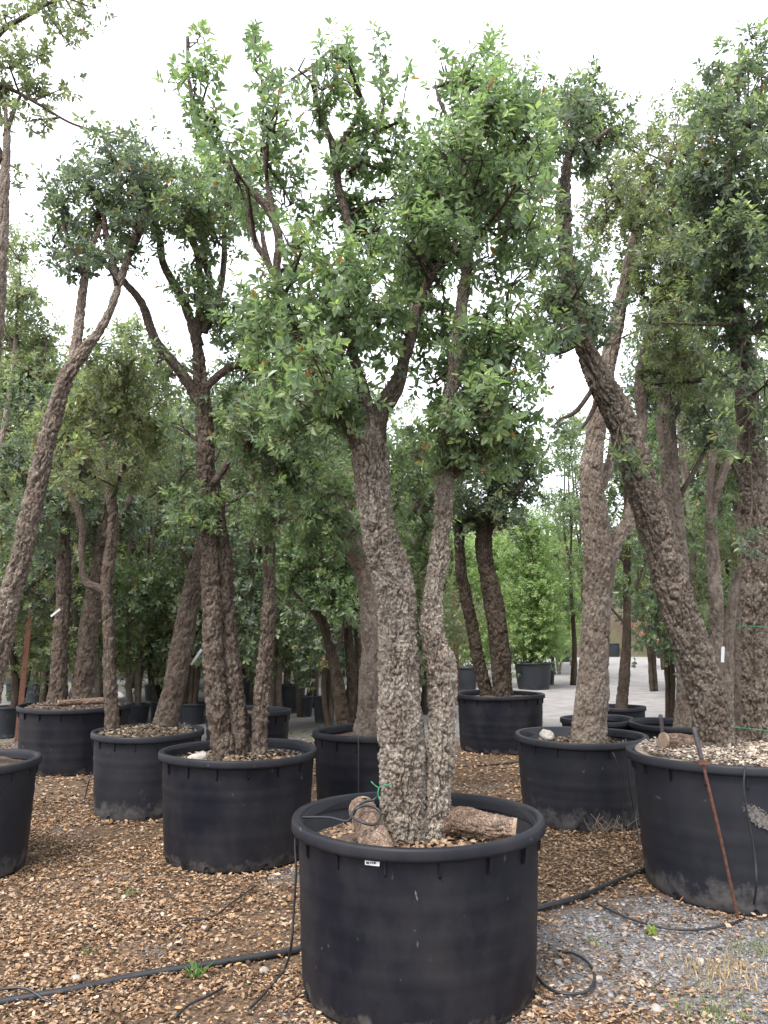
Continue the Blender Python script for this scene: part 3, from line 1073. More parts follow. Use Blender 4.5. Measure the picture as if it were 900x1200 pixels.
pot_chips(potA, DA / 2 - .08, 0.57, 1500, (0.24, 0.165, 0.11), 1)
pot_chips(potB, DB / 2 - .08, 0.61, 900, (0.17, 0.125, 0.09), 2)
pot_chips(potC, DC / 2 - .08, 0.57, 700, (0.15, 0.11, 0.08), 3)
pot_chips(potE, DE / 2 - .08, 0.65, 800, (0.20, 0.16, 0.12), 4)
pot_chips(potG, 0.56, 0.785, 9000, (0.35, 0.29, 0.24), 5, 0.012, 0.034, 'mulch_chips')
pot_chips(potF, DF / 2 - .08, 0.66, 800, (0.17, 0.13, 0.10), 6)

# --- the oak in front, two pale trunks
YA = gA[1]
make_tree('cork_oak', 'cork oak with two pale thick-barked trunks in the pot with two logs', YA, 0.58,
          trunks=[[(473, 985, 55), (473, 940, 55), (472, 898, 55), (469, 849, 51), (467, 801, 46), (467, 752, 43), (466, 703, 44), (458, 669, 44), (448, 640, 43), (441, 605, 40), (438, 570, 40), (437, 548, 40), (434, 525, 41), (430, 500, 32), (424, 480, 16)],
                  [(508, 985, 32), (513, 922, 32), (517, 874, 32), (518, 825, 34), (516, 781, 33), (508, 752, 30), (504, 732, 27), (507, 703, 24), (515, 654, 24), (519, 605, 22), (520, 556, 22), (523, 510, 19), (527, 470, 17), (537, 390, 15), (545, 330, 14), (549, 290, 14)]],
          limbs=[[(436, 560, 30), (424, 522, 28), (405, 490, 20), (385, 455, 15), (358, 412, 14), (335, 360, 12), (325, 320, 11), (326, 275, 11), (310, 240, 10), (275, 205, 9), (248, 165, 7), (228, 125, 6), (220, 85, 4)],
                 [(324, 330, 9), (312, 305, 8), (300, 285, 8), (293, 255, 7), (290, 225, 5)],
                 [(318, 318, 7), (310, 290, 6), (307, 270, 5)],
                 [(325, 262, 8), (317, 235, 7), (312, 205, 5), (308, 150, 4), (310, 100, 3)],
                 [(333, 305, 4), (343, 283, 4), (347, 265, 3)],
                 [(437, 560, 32), (435, 512, 26), (425, 460, 18), (416, 425, 13), (405, 370, 12), (408, 300, 11), (408, 262, 11), (398, 225, 11), (392, 178, 9), (382, 150, 7), (371, 115, 6), (366, 75, 4)],
                 [(393, 180, 8), (405, 160, 7), (415, 145, 5), (425, 115, 4)],
                 [(412, 210, 5), (425, 180, 5), (440, 160, 4), (450, 120, 3)],
                 [(439, 560, 32), (440, 515, 27), (450, 472, 20), (465, 445, 15), (480, 400, 14), (492, 355, 12), (508, 320, 11), (530, 300, 10), (547, 282, 10)],
                 [(452, 480, 14), (466, 460, 12), (474, 430, 10), (478, 395, 8)],
                 [(549, 292, 12), (548, 260, 10), (550, 210, 8), (545, 160, 6), (548, 105, 4)],
                 [(549, 270, 8), (575, 235, 7), (595, 190, 6), (600, 140, 4)],
                 [(522, 565, 8), (540, 550, 9), (555, 530, 7), (575, 505, 5)],
                 [(526, 480, 8), (550, 450, 6), (580, 420, 5), (595, 380, 4)],
                 [(372, 432, 7), (345, 425, 6), (318, 405, 4)],
                 [(545, 165, 5), (520, 130, 4), (510, 100, 3)]],
          blobs=[(388, 485, 46, 40), (352, 445, 45, 40), (318, 395, 36, 34), (362, 390, 46, 42), (398, 415, 34, 34, .15), (445, 370, 44, 36), (340, 350, 42, 30), (385, 332, 42, 38), (300, 375, 26, 28, None, .7), (432, 318, 40, 36), (472, 350, 36, 36),
                 (352, 500, 30, 30), (402, 470, 26, 26), (435, 410, 26, 20, .3, .8), (372, 478, 34, 28, -.2), (345, 400, 36, 34, -.4), (415, 375, 34, 30, -.3), (330, 440, 30, 30, .2),
                 (560, 515, 50, 34), (592, 478, 42, 40), (552, 465, 34, 32, .2), (588, 425, 44, 38), (560, 545, 34, 22), (545, 405, 30, 34, .3), (590, 375, 30, 30, None, .7), (545, 505, 30, 34, -.2), (570, 480, 40, 36, -.4), (600, 520, 26, 28), (570, 400, 36, 30, -.3), (508, 440, 24, 34),
                 (480, 282, 42, 42), (512, 250, 42, 42), (560, 232, 50, 42), (604, 205, 38, 42), (590, 155, 48, 42), (540, 185, 38, 42), (550, 115, 38, 34, None, .8), (582, 100, 32, 30, None, .7), (618, 140, 26, 34, None, .7), (455, 235, 30, 32, None, .8), (440, 275, 34, 30), (600, 260, 36, 38, None, .8), (570, 315, 32, 28, None, .7), (500, 310, 40, 32), (515, 355, 26, 30, .2), (500, 385, 24, 28, .3, .7), (530, 280, 36, 30, -.3), (560, 190, 40, 36, -.4), (510, 210, 30, 30), (560, 80, 26, 24, None, .5), (530, 85, 18, 26, None, .45),
                 (628, 185, 20, 32, None, .6), (622, 275, 26, 28, None, .6), (612, 320, 26, 30, None, .45), (612, 360, 22, 26, None, .4), (600, 230, 34, 34, -.35), (575, 140, 36, 30, -.35), (620, 105, 20, 22, None, .5), (640, 150, 16, 24, None, .5), (500, 285, 34, 30, -.4), (380, 125, 30, 36, None, .6), (365, 82, 20, 30, None, .5), (402, 105, 24, 36, None, .5), (412, 165, 28, 28, None, .7), (392, 200, 28, 26, None, .7), (452, 112, 20, 38, None, .5), (438, 155, 22, 26, None, .6), (418, 62, 16, 24, None, .35), (425, 205, 24, 22, None, .7), (396, 60, 12, 22, None, .35), (400, 250, 24, 20, None, .7), (425, 250, 26, 24, None, .8), (445, 190, 24, 24, None, .6), (475, 130, 16, 30, None, .3), (470, 210, 22, 24, None, .6),
                 (268, 190, 32, 22, None, .9), (310, 188, 30, 22, None, .9), (332, 165, 20, 18, None, .7), (225, 85, 17, 34, None, 1.0), (222, 45, 13, 22, None, .6), (310, 85, 17, 28, None, .8), (305, 50, 13, 22, None, .5), (315, 125, 16, 22, None, .8), (240, 130, 18, 20, None, .8), (300, 235, 30, 24, None, .9), (342, 225, 24, 30, None, .8), (342, 280, 22, 24, None, .6), (248, 150, 20, 16, None, .35), (215, 110, 16, 18, None, .4), (350, 310, 26, 20, None, .8), (365, 290, 20, 22, None, .7), (280, 215, 22, 16), (365, 250, 18, 26, None, .35), (325, 130, 16, 20, None, .3), (345, 100, 14, 20, None, .25)],
          palette='fresh', bark='bark_pale', scale=1.3, res=0.0046, barkd=0.016, size=0.046, dens=2.0, ws=1.09, seed=3, per=12, young=0.25, dyr=0.28)

# --- the dark three-trunked oak
YB = gB[1]
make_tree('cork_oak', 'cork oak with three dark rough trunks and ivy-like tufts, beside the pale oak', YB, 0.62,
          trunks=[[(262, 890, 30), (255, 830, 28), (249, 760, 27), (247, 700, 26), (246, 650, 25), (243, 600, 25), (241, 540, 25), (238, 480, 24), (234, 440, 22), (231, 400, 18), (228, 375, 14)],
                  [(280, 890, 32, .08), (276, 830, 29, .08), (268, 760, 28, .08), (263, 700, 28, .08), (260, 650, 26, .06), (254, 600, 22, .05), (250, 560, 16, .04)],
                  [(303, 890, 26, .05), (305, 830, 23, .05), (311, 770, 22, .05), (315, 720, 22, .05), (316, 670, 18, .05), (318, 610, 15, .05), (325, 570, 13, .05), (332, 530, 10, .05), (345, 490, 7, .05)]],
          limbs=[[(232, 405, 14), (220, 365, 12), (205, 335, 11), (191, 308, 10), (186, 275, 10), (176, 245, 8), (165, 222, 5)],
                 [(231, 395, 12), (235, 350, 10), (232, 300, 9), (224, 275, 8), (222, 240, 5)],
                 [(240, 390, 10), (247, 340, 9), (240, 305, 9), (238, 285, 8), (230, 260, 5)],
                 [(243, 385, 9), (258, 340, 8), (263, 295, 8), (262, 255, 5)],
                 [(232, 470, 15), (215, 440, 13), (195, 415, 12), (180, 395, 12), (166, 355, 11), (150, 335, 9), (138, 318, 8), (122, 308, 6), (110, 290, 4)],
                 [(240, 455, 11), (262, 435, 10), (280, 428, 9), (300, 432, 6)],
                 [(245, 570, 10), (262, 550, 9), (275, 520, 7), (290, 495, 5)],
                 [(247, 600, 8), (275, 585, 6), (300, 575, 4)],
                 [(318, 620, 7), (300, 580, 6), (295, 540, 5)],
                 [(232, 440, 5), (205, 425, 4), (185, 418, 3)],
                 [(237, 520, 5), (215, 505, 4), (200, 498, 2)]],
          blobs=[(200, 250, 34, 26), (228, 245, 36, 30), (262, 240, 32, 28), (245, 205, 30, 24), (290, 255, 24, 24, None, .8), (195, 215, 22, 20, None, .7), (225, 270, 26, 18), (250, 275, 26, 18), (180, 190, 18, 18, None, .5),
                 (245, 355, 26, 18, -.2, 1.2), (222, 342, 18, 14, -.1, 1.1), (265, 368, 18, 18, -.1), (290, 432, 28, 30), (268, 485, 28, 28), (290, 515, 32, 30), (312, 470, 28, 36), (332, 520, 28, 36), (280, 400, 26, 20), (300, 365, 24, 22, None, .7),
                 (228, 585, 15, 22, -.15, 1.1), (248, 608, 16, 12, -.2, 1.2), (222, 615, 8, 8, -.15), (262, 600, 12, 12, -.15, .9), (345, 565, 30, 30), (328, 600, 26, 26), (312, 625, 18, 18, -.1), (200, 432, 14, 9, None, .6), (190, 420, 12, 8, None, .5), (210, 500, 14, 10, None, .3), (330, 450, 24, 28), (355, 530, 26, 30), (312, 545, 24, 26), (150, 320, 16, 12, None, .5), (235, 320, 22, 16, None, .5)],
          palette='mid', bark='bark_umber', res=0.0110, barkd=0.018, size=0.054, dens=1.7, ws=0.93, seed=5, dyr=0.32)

# --- thin and thick trunk in the dusty grey pot
YE = gE[1]
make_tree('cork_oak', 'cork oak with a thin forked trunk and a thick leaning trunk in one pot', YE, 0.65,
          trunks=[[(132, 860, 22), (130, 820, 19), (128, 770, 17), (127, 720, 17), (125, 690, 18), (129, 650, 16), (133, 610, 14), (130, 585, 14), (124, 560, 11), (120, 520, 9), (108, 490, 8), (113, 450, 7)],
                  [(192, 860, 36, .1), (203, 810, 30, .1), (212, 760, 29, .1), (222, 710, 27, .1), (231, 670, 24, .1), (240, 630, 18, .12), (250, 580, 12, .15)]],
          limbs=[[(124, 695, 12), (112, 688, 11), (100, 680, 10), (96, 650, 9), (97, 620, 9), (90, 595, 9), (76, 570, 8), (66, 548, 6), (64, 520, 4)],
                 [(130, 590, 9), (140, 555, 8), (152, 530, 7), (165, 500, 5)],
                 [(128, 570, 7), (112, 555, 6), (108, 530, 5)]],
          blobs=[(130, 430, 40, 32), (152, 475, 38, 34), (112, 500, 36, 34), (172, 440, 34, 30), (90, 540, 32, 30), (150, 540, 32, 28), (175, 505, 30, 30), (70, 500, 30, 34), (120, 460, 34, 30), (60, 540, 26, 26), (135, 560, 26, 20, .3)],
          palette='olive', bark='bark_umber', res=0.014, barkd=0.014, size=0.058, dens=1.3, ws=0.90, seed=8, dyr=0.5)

# --- two thick trunks by the rusty post
YF = gF[1]
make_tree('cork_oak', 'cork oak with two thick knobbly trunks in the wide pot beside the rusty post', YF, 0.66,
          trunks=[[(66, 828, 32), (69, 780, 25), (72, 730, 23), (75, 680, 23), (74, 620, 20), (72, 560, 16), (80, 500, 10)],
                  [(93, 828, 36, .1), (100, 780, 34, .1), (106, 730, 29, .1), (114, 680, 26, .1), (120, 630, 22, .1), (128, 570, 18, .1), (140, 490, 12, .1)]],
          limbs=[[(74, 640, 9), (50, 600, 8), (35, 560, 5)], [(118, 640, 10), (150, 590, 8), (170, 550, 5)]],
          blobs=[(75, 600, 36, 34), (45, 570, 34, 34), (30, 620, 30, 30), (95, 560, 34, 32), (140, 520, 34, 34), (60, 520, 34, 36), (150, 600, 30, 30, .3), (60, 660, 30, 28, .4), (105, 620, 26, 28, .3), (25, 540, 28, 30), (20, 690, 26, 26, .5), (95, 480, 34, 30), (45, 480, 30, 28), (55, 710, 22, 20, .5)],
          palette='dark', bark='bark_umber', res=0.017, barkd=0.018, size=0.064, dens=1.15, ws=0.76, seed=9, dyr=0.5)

# --- tall leaning oak
YI = gI[1]
make_tree('cork_oak', 'tall slender oak leaning in over the rusty post, its trunk forked high up', YI, 0.62,
          trunks=[[(-32, 900, 44), (-20, 845, 40), (-4, 770, 37), (12, 700, 36), (27, 640, 34), (43, 570, 32), (57, 510, 29), (70, 465, 27), (82, 435, 26), (98, 412, 24), (115, 390, 18), (128, 365, 15), (138, 338, 14), (148, 305, 12), (158, 275, 10), (168, 250, 6)],
                  [(86, 432, 20, .02), (90, 400, 18, .02), (94, 365, 17, .02), (98, 330, 15, .02), (104, 300, 12, .02), (118, 265, 8, .02)]],
          limbs=[[(138, 335, 9), (132, 305, 8), (124, 270, 7), (120, 235, 4)],
                 [(150, 300, 9), (165, 270, 8), (170, 245, 6), (160, 205, 4)],
                 [(100, 320, 6), (85, 290, 5), (72, 260, 4)]],
          blobs=[(102, 222, 34, 26), (140, 212, 36, 28), (166, 232, 26, 28), (122, 258, 36, 30), (92, 290, 26, 22), (75, 250, 24, 26, None, .8), (152, 262, 24, 20), (160, 190, 26, 18, None, .8), (100, 310, 18, 14), (80, 215, 20, 18, None, .6), (178, 205, 22, 18, None, .7), (125, 185, 22, 14, None, .4), (120, 300, 24, 16), (155, 310, 18, 14, None, .6), (140, 165, 36, 16, None, .22), (190, 165, 24, 16, None, .3), (65, 285, 16, 18, None, .4), (60, 310, 14, 12, None, .3)],
          palette='dark', bark='bark_grey', res=0.0100, barkd=0.017, size=0.050, dens=1.8, ws=0.74, seed=12, dyr=0.24)

# --- old trunk behind the pale oak
YH = gH[1]
make_tree('cork_oak', 'old knobbly oak close behind the pale twin-trunked oak', YH, 0.62,
          trunks=[[(428, 868, 36), (432, 830, 32), (436, 780, 34), (438, 730, 36), (436, 690, 38), (430, 665, 38), (420, 650, 32), (412, 635, 28), (408, 615, 22), (400, 585, 15), (392, 545, 10)]],
          limbs=[[(405, 605, 9), (420, 570, 7), (430, 540, 5)], [(398, 590, 8), (375, 575, 6), (360, 560, 4)], [(486, 600, 8), (500, 570, 6), (510, 545, 4)]],
          blobs=[(395, 570, 34, 32), (370, 590, 32, 30), (410, 540, 30, 30), (480, 560, 32, 32), (490, 620, 26, 36, .3), (495, 670, 18, 26, .3), (465, 540, 30, 28), (350, 610, 28, 24), (385, 625, 28, 24, -.2), (410, 620, 14, 16, -.1), (480, 520, 30, 26), (500, 600, 26, 24)],
          palette='mid', bark='bark_grey', res=0.014, barkd=0.014, size=0.064, dens=1.0, ws=0.90, seed=15, dyr=0.4)

# --- low leafy oak behind
YO = 9.0
make_tree('cork_oak', 'low leafy oak with several brown stems and a bright green bough', YO, 0.5,
          trunks=[[(402, 848, 20), (396, 800, 18), (388, 765, 16), (380, 735, 14), (372, 705, 11), (370, 670, 8)],
                  [(409, 848, 16, .1), (412, 800, 15, .1), (408, 740, 13, .1), (404, 690, 10, .1), (400, 640, 7, .1)],
                  [(418, 846, 12, .2), (420, 790, 12, .2), (418, 720, 10, .2), (412, 650, 8, .2)]],
          limbs=[[(384, 745, 7), (365, 715, 6), (345, 695, 4)], [(392, 770, 6), (402, 740, 5), (405, 715, 4)]],
          blobs=[(368, 660, 36, 22, -.3), (345, 680, 24, 18, -.3), (392, 690, 26, 20, -.4), (402, 665, 24, 22, -.3), (372, 700, 28, 16, -.3), (400, 715, 20, 16, -.4), (360, 635, 30, 22), (390, 640, 28, 22), (325, 660, 18, 16), (410, 740, 12, 12, -.2, .7), (340, 640, 26, 22), (410, 610, 28, 24)],
          palette='fresh', bark='bark_dark', res=0.014, barkd=0.012, size=0.066, dens=1.15, seed=17, dyr=0.3)

# --- two dark crooked trunks by the gravel road
YD = gD[1]
make_tree('cork_oak', 'dark oak with two crooked blackish trunks before the gravel road', YD, 0.64,
          trunks=[[(589, 815, 28), (587, 770, 27), (582, 730, 27), (576, 695, 26), (569, 660, 22), (568, 625, 22), (578, 598, 26), (582, 570, 18), (588, 530, 10)],
                  [(571, 815, 19, .12), (562, 780, 18, .12), (553, 735, 17, .12), (546, 700, 16, .12), (540, 660, 15, .12), (537, 620, 14, .12), (535, 570, 10, .12)]],
          limbs=[[(585, 590, 8), (605, 575, 6), (615, 560, 4)], [(537, 620, 7), (520, 590, 6), (515, 560, 4)]],
          blobs=[(562, 590, 34, 20), (602, 575, 30, 24), (590, 605, 24, 12, -.3), (540, 595, 28, 24), (575, 550, 40, 26), (615, 545, 22, 24), (530, 560, 30, 28), (555, 530, 34, 26), (600, 520, 26, 24)],
          palette='dark', bark='bark_dark', res=0.015, barkd=0.020, size=0.070, dens=1.1, ws=0.92, seed=19, dyr=0.4, up=0.1)

# --- straight oak, forked
YC = gC[1]
make_tree('cork_oak', 'straight grey oak with a Y-shaped fork in the dusty pot with dry weeds', YC, 0.6,
          trunks=[[(689, 878, 52), (693, 830, 46), (697, 780, 42), (699, 730, 41), (701, 690, 42), (702, 655, 44), (698, 620, 40), (695, 585, 36), (694, 550, 33), (697, 515, 28), (705, 470, 24), (714, 420, 23), (722, 380, 23), (733, 330, 21), (742, 290, 19), (750, 255, 13), (755, 215, 7)],
                  [(708, 668, 24, .05), (722, 635, 22, .07), (738, 608, 20, .1), (746, 560, 16, .15), (752, 500, 14, .2), (750, 450, 16, .2), (758, 405, 16, .2), (768, 365, 14, .2), (780, 320, 8, .2)],
                  [(700, 575, 20, .1), (715, 545, 16, .15), (722, 505, 14, .2), (728, 470, 10, .25)]],
          limbs=[[(745, 275, 8), (730, 240, 6), (715, 210, 4)], [(748, 262, 7), (770, 225, 5), (785, 190, 3)], [(768, 360, 7), (790, 340, 6), (812, 335, 4)]],
          blobs=[(738, 232, 44, 34, None, .8), (780, 270, 40, 38), (718, 205, 34, 26, None, .6), (698, 262, 28, 30, None, .6), (772, 195, 34, 28, None, .7), (765, 335, 38, 34), (802, 350, 40, 38), (805, 405, 34, 28), (822, 445, 30, 24), (742, 155, 28, 22, None, .45), (782, 155, 22, 22, None, .45), (740, 180, 28, 22, None, .5), (790, 310, 36, 30), (780, 380, 34, 30), (800, 230, 34, 32), (815, 180, 30, 30, None, .7), (795, 125, 24, 24, None, .4), (835, 130, 26, 28, None, .5), (760, 260, 34, 30), (800, 460, 24, 16), (712, 240, 26, 24, None, .6), (775, 440, 22, 16), (745, 300, 26, 22, .3), (815, 300, 30, 30)],
          palette='olive', bark='bark_grey', res=0.0100, barkd=0.014, size=0.050, dens=1.75, ws=0.85, seed=21, dyr=0.35, young=0.3)

# --- leaning oak in the huge pot
YG = gG[1]
make_tree('cork_oak', 'massive oak with a leaning trunk and an upright trunk in the huge mulch-filled pot', YG, 0.76,
          trunks=[[(843, 895, 62), (836, 855, 58), (823, 800, 56), (808, 750, 54), (795, 710, 52), (782, 665, 52), (770, 625, 50), (757, 585, 48), (746, 550, 46), (735, 515, 43), (722, 480, 42), (705, 450, 40), (690, 420, 34), (677, 390, 28), (668, 350, 26), (662, 300, 24), (661, 260, 25), (661, 225, 23), (664, 195, 15), (670, 165, 8), (680, 130, 4)],
                  [(888, 895, 50, .2), (887, 830, 44, .2), (886, 760, 42, .2), (887, 690, 42, .2), (886, 630, 40, .2), (884, 570, 38, .2), (880, 510, 36, .2), (874, 450, 34, .2), (866, 390, 30, .2), (858, 335, 24, .2), (855, 270, 18, .2), (858, 190, 12, .2), (866, 110, 6, .2)]],
          limbs=[[(680, 400, 10), (655, 412, 8), (630, 408, 5)], [(695, 455, 6), (675, 482, 6), (655, 492, 4)], [(700, 470, 6), (690, 490, 5), (682, 502, 3)], [(664, 330, 7), (650, 300, 6), (640, 270, 4)],
                 [(672, 170, 6), (695, 165, 6), (715, 150, 4)], [(862, 350, 9), (835, 310, 7), (815, 270, 5)], [(862, 200, 8), (885, 160, 6), (900, 130, 4)], [(868, 400, 8), (890, 380, 7), (915, 360, 5)], [(860, 380, 5), (820, 380, 4), (775, 378, 3)]],
          blobs=[(650, 372, 32, 32), (690, 352, 34, 34), (640, 345, 24, 24, None, .7), (680, 305, 30, 26, None, .7), (700, 385, 24, 18), (652, 402, 26, 14), (632, 418, 14, 10), (692, 130, 36, 32), (662, 112, 24, 24, None, .7), (702, 168, 34, 22), (682, 192, 22, 16), (668, 165, 22, 20, -.2, 1.2), (672, 135, 24, 22), (645, 262, 22, 24, None, .5), (655, 322, 26, 24), (672, 375, 26, 24, -.2), (735, 532, 12, 18, -.25, .9), (744, 545, 12, 8, -.25, .9), (650, 500, 10, 8, None, .5),
                 (850, 300, 44, 48), (872, 222, 46, 50), (862, 135, 38, 44), (884, 85, 26, 36), (832, 245, 34, 36), (806, 225, 28, 26, None, .8), (890, 348, 38, 44), (850, 395, 28, 30, .2), (905, 450, 26, 34), (838, 345, 32, 32), (832, 160, 28, 30, None, .8), (910, 270, 44, 50), (912, 160, 34, 46), (850, 210, 34, 36, -.35), (870, 290, 38, 36, -.4), (860, 440, 20, 20, -.2), (885, 640, 16, 14, -.25, .8), (815, 190, 20, 20, None, .6), (848, 90, 22, 26, None, .6), (865, 55, 14, 18, None, .4), (820, 290, 24, 24, None, .9), (862, 500, 14, 20, -.2, .6)],
          palette='dark', bark='bark_brown', res=0.0080, barkd=0.019, size=0.050, dens=1.9, ws=0.82, seed=23, dyr=0.28, young=0.42)

# --- trees with only stems in view, behind on the frame sides
make_tree('cork_oak', 'thin dark single-stemmed oak in the small pot at the gravel road', gN[1], 0.52,
          trunks=[[(727, 840, 17), (731, 800, 15), (734, 750, 12), (735, 690, 11), (734, 640, 10), (735, 590, 9), (737, 540, 8), (740, 490, 6)]],
          limbs=[[(735, 700, 5), (748, 680, 4), (756, 655, 3)], [(734, 660, 5), (715, 640, 4), (700, 610, 3)], [(732, 730, 4), (718, 715, 3), (708, 705, 2)]],
          blobs=[(715, 620, 22, 26), (755, 640, 20, 26), (730, 570, 26, 30), (712, 680, 18, 20), (752, 590, 20, 26), (735, 520, 26, 26), (700, 590, 18, 22)],
          palette='mid', bark='bark_dark', res=0.016, barkd=0.008, size=0.072, dens=0.7, seed=31, dyr=0.3)
make_tree('cork_oak', 'grey oak with a pale column trunk behind the leaning trunk', gL[1], 0.58,
          trunks=[[(800, 862, 30), (803, 800, 26), (800, 740, 26), (798, 680, 26), (793, 620, 27), (786, 560, 28), (781, 500, 30), (778, 455, 22), (775, 410, 14)]],
          limbs=[[(782, 500, 9), (800, 470, 8), (815, 445, 5)], [(790, 590, 7), (812, 555, 6), (830, 520, 4)]],
          blobs=[(790, 450, 36, 26), (820, 480, 30, 26), (770, 470, 24, 24), (835, 510, 24, 22), (800, 420, 34, 28)],
          palette='dark', bark='bark_grey', res=0.012, barkd=0.013, size=0.062, dens=1.1, ws=0.76, seed=33, dyr=0.4)
make_tree('cork_oak', 'slim oak with a curved upper fork between the leaning and upright trunks', 8.6, 0.3,
          trunks=[[(836, 860, 22), (838, 790, 20), (840, 720, 18), (836, 660, 17), (833, 610, 15), (840, 575, 13), (852, 545, 11), (865, 525, 9), (880, 510, 6)],
                  [(833, 620, 12), (832, 570, 10), (836, 530, 9), (842, 490, 7)]],
          limbs=[[(856, 540, 5), (866, 560, 4), (872, 590, 3)]],
          blobs=[(850, 490, 28, 24), (876, 520, 26, 24), (825, 540, 22, 22), (860, 560, 24, 22, .4), (890, 560, 24, 26), (830, 690, 16, 22, .3, .7), (868, 640, 18, 26, .4), (846, 640, 18, 22, .4, .8)],
          palette='olive', bark='bark_grey', res=0.012, barkd=0.012, size=0.062, dens=0.95, seed=35, dyr=0.4)
make_tree('cork_oak', 'slim grey stem leaning close beside the upright trunk', 9.3, 0.3,
          trunks=[[(852, 860, 18), (852, 800, 17), (854, 740, 15), (862, 680, 13), (866, 620, 12), (866, 560, 11), (868, 500, 9), (872, 440, 7)], [(868, 860, 16, .3), (866, 780, 14, .3), (868, 700, 12, .3), (873, 620, 10, .3)]],
          limbs=[[(866, 600, 5), (850, 575, 4), (842, 555, 3)]],
          blobs=[(870, 470, 28, 26), (890, 500, 26, 26), (850, 600, 18, 24), (890, 620, 20, 30), (876, 690, 16, 26)],
          palette='mid', bark='bark_grey', res=0.014, barkd=0.012, size=0.066, dens=0.9, seed=37, dyr=0.5)

# --- oak at the frame edge whose boughs hang in at the top corner
make_tree('cork_oak', 'grey-barked oak whose high boughs and long bare twig reach in at the sky corner', 6.4, 0.0,
          trunks=[[(-70, 960, 48), (-60, 850, 44), (-45, 700, 38), (-28, 540, 32), (-10, 400, 26), (0, 300, 20), (5, 220, 14), (8, 170, 10), (7, 135, 6), (4, 105, 3), (2, 80, 2)]],
          limbs=[[(6, 160, 7), (18, 125, 5), (24, 112, 4)], [(-30, 80, 9), (0, 38, 8), (25, 22, 6), (55, 5, 4), (80, -8, 3)], [(2, 190, 11), (-20, 130, 10), (-32, 80, 9)],
                 [(-10, 95, 6), (20, 108, 5), (50, 125, 4), (85, 145, 3), (130, 158, 2), (165, 167, 1.4)]],
          blobs=[(20, 65, 26, 20, None, .6), (50, 75, 24, 16, None, .5), (10, 95, 20, 16, None, .7), (45, 115, 22, 16, None, .6), (30, 140, 20, 14, None, .6), (70, 12, 28, 14, None, .6), (98, 28, 16, 14, None, .8), (60, -5, 24, 12, None, .8), (115, 10, 12, 10, None, .5), (6, 20, 14, 20, None, .5), (-20, 60, 24, 30), (-20, 110, 24, 24), (75, 95, 12, 14, None, .4), (48, 148, 14, 10, None, .3), (125, 158, 16, 5, None, .4), (150, 160, 14, 5, None, .4), (12, 195, 8, 14, None, .6), (105, 145, 14, 6, None, .35), (80, 60, 12, 10, None, .25)],
          palette='olive', bark='bark_grey', res=0.018, barkd=0.012, size=0.056, dens=1.5, seed=41, dyr=0.2)

make_tree('cork_oak', 'sparse pale oak showing behind the tall leaning oak', 10.5, 0.2,
          trunks=[[(-30, 850, 14), (-28, 760, 13), (-18, 660, 12), (-6, 560, 10), (10, 470, 8), (18, 400, 6), (24, 330, 4)]],
          limbs=[[(28, 480, 5), (48, 440, 4), (55, 400, 3)], [(26, 430, 4), (8, 390, 3), (0, 350, 2)]],
          blobs=[(18, 290, 20, 24, None, .4), (28, 345, 24, 28, None, .5), (48, 395, 26, 28, None, .6), (12, 410, 28, 30, None, .7), (5, 350, 22, 26, None, .5), (38, 440, 30, 26, None, .8), (10, 470, 30, 28, None, .9), (60, 455, 26, 24, None, .8), (150, 400, 26, 24, None, .5), (-10, 290, 20, 30, None, .5)],
          palette='pale', bark='bark_grey', res=0.016, barkd=0.012, size=0.070, dens=1.8, seed=45, dyr=0.5, young=0.3)

# ------------------------------------------------------------------ far terrain: low earth bank and the hillside beyond the gravel road
def terrain_z(x, y):
    p = np.stack([x, y, np.zeros_like(x)], 1)
    n = fbm(p * 0.35, 3, 44) - 0.5
    left = np.clip(1.0 - (x - 0.5) * 0.6, 0, 1)
    y0 = 27 * left + 42 * (1 - left) + n * 2.5
    step = np.clip((y - y0) / 1.3, 0, 1)
    step = step * step * (3 - 2 * step)
    z = step * (0.55 * left + 2.3 * (1 - left)) + np.clip(y - y0 - 1.5, 0, 200) * (0.035 * left + 0.10 * (1 - left))
    return z - 0.06 + n * 0.25 * step


